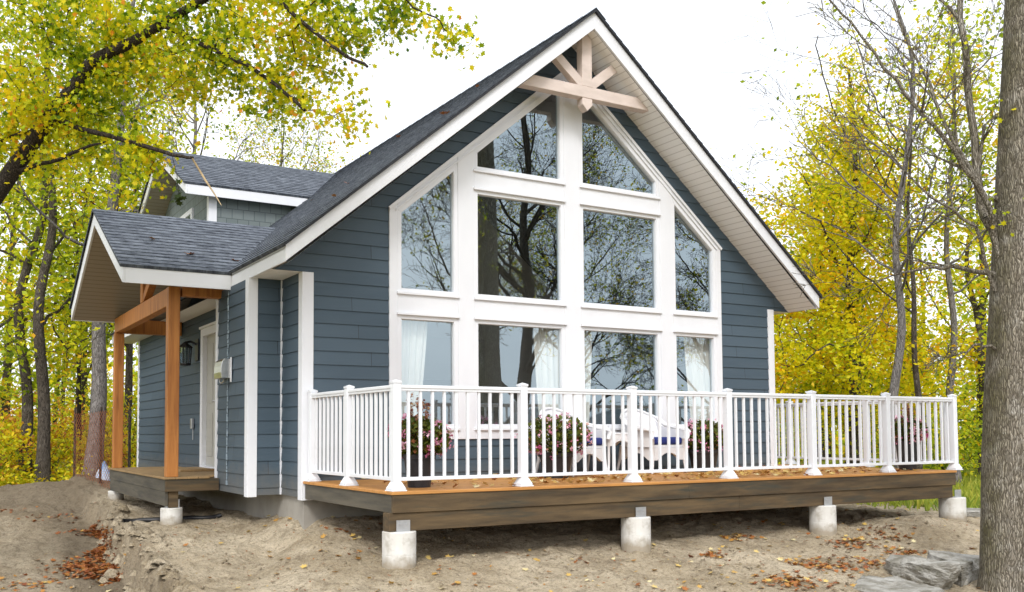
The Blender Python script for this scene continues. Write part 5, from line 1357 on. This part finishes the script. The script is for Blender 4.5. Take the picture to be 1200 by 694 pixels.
for d in (3.835, 4.245): mb.prism([(-.45 + a * .93, b) for a, b in pts][::-1], lambda a, b, dd: (dd, a, b), d, d + .02)
mb.build('apron', 'wicker', tb)
for sx in (-1, 1):
    for sy in (-1, 1):
        mb = MB(); mb.tube([(4.05 + sx * .195, -.45 + sy * .195, .50), (4.05 + sx * .205, -.45 + sy * .205, .25), (4.05 + sx * .225, -.45 + sy * .225, 0)], [.018, .018, .013], 8); mb.build('leg', 'wicker', tb, smooth=True)

# ------------------------------------------------------------------ sky, sun, camera
SUN_AZ, SUN_EL = R(215), R(42)          # azimuth clockwise from +Y: front left of the house
w = bpy.data.worlds.new('World'); sc.world = w; w.use_nodes = True
nt = w.node_tree; nt.nodes.clear(); g = NG(nt)
sky = g.n('ShaderNodeTexSky', sky_type='NISHITA', sun_disc=False, sun_elevation=SUN_EL, sun_rotation=SUN_AZ, air_density=1.0, dust_density=6.0, ozone_density=1.0)
hs = g.n('ShaderNodeHueSaturation', {'Saturation': .30, 'Value': 1.0, 'Color': sky.outputs[0]})
# cloud sheet: brightens and evens out the clear-sky gradient
gen = g.n('ShaderNodeTexCoord').outputs['Generated']
cl = g.ramp(g.noise(g.scale(gen, 1, 1, 2.2), 2.2, 6, .6), [(.3, (6.6, 7.0, 7.6)), (.7, (8.6, 8.8, 9.2))])
col = g.mix(.72, hs.outputs[0], cl)
bg = g.n('ShaderNodeBackground', {'Color': col, 'Strength': .15})
out = g.n('ShaderNodeOutputWorld'); g.link(bg.outputs[0], out.inputs[0])
sl = bpy.data.lights.new('sun', 'SUN'); sl.energy = 1.2; sl.angle = R(14); sl.color = (1, .98, .95)
so = bpy.data.objects.new('sun', sl); COL.objects.link(so)
d = Vector((math.sin(SUN_AZ) * math.cos(SUN_EL), math.cos(SUN_AZ) * math.cos(SUN_EL), math.sin(SUN_EL)))
so.rotation_euler = d.to_track_quat('Z', 'Y').to_euler()

cam = bpy.data.cameras.new('camera'); co = bpy.data.objects.new('camera', cam); COL.objects.link(co)
f, yaw, pit, rol, cx, cy = 1115.6955, .5196, .0512, -.0044, 545.0871, 449.604
F = Vector((math.sin(yaw) * math.cos(pit), math.cos(yaw) * math.cos(pit), math.sin(pit)))
Rv = Vector((math.cos(yaw), -math.sin(yaw), 0)); U = Rv.cross(F)
R2 = Rv * math.cos(rol) + U * math.sin(rol); U2 = U * math.cos(rol) - Rv * math.sin(rol)
from mathutils import Matrix
mt = Matrix((R2, U2, -F)).transposed().to_4x4(); mt.translation = (-3.7619, -10.2846, .5436)
co.matrix_world = mt
cam.sensor_fit = 'HORIZONTAL'; cam.sensor_width = 36; cam.lens = f / 1200 * 36
cam.shift_x = (600 - cx) / 1200; cam.shift_y = (cy - 347) / 1200
cam.clip_start = .05; cam.clip_end = 3000
sc.camera = co
sc.view_settings.view_transform = 'Standard'; sc.view_settings.look = 'None'; sc.view_settings.gamma = 1; sc.view_settings.use_curve_mapping = False
sc.view_settings.exposure = 0.62
sc.cycles.max_bounces = 8; sc.cycles.transparent_max_bounces = 12; sc.cycles.use_denoising = True
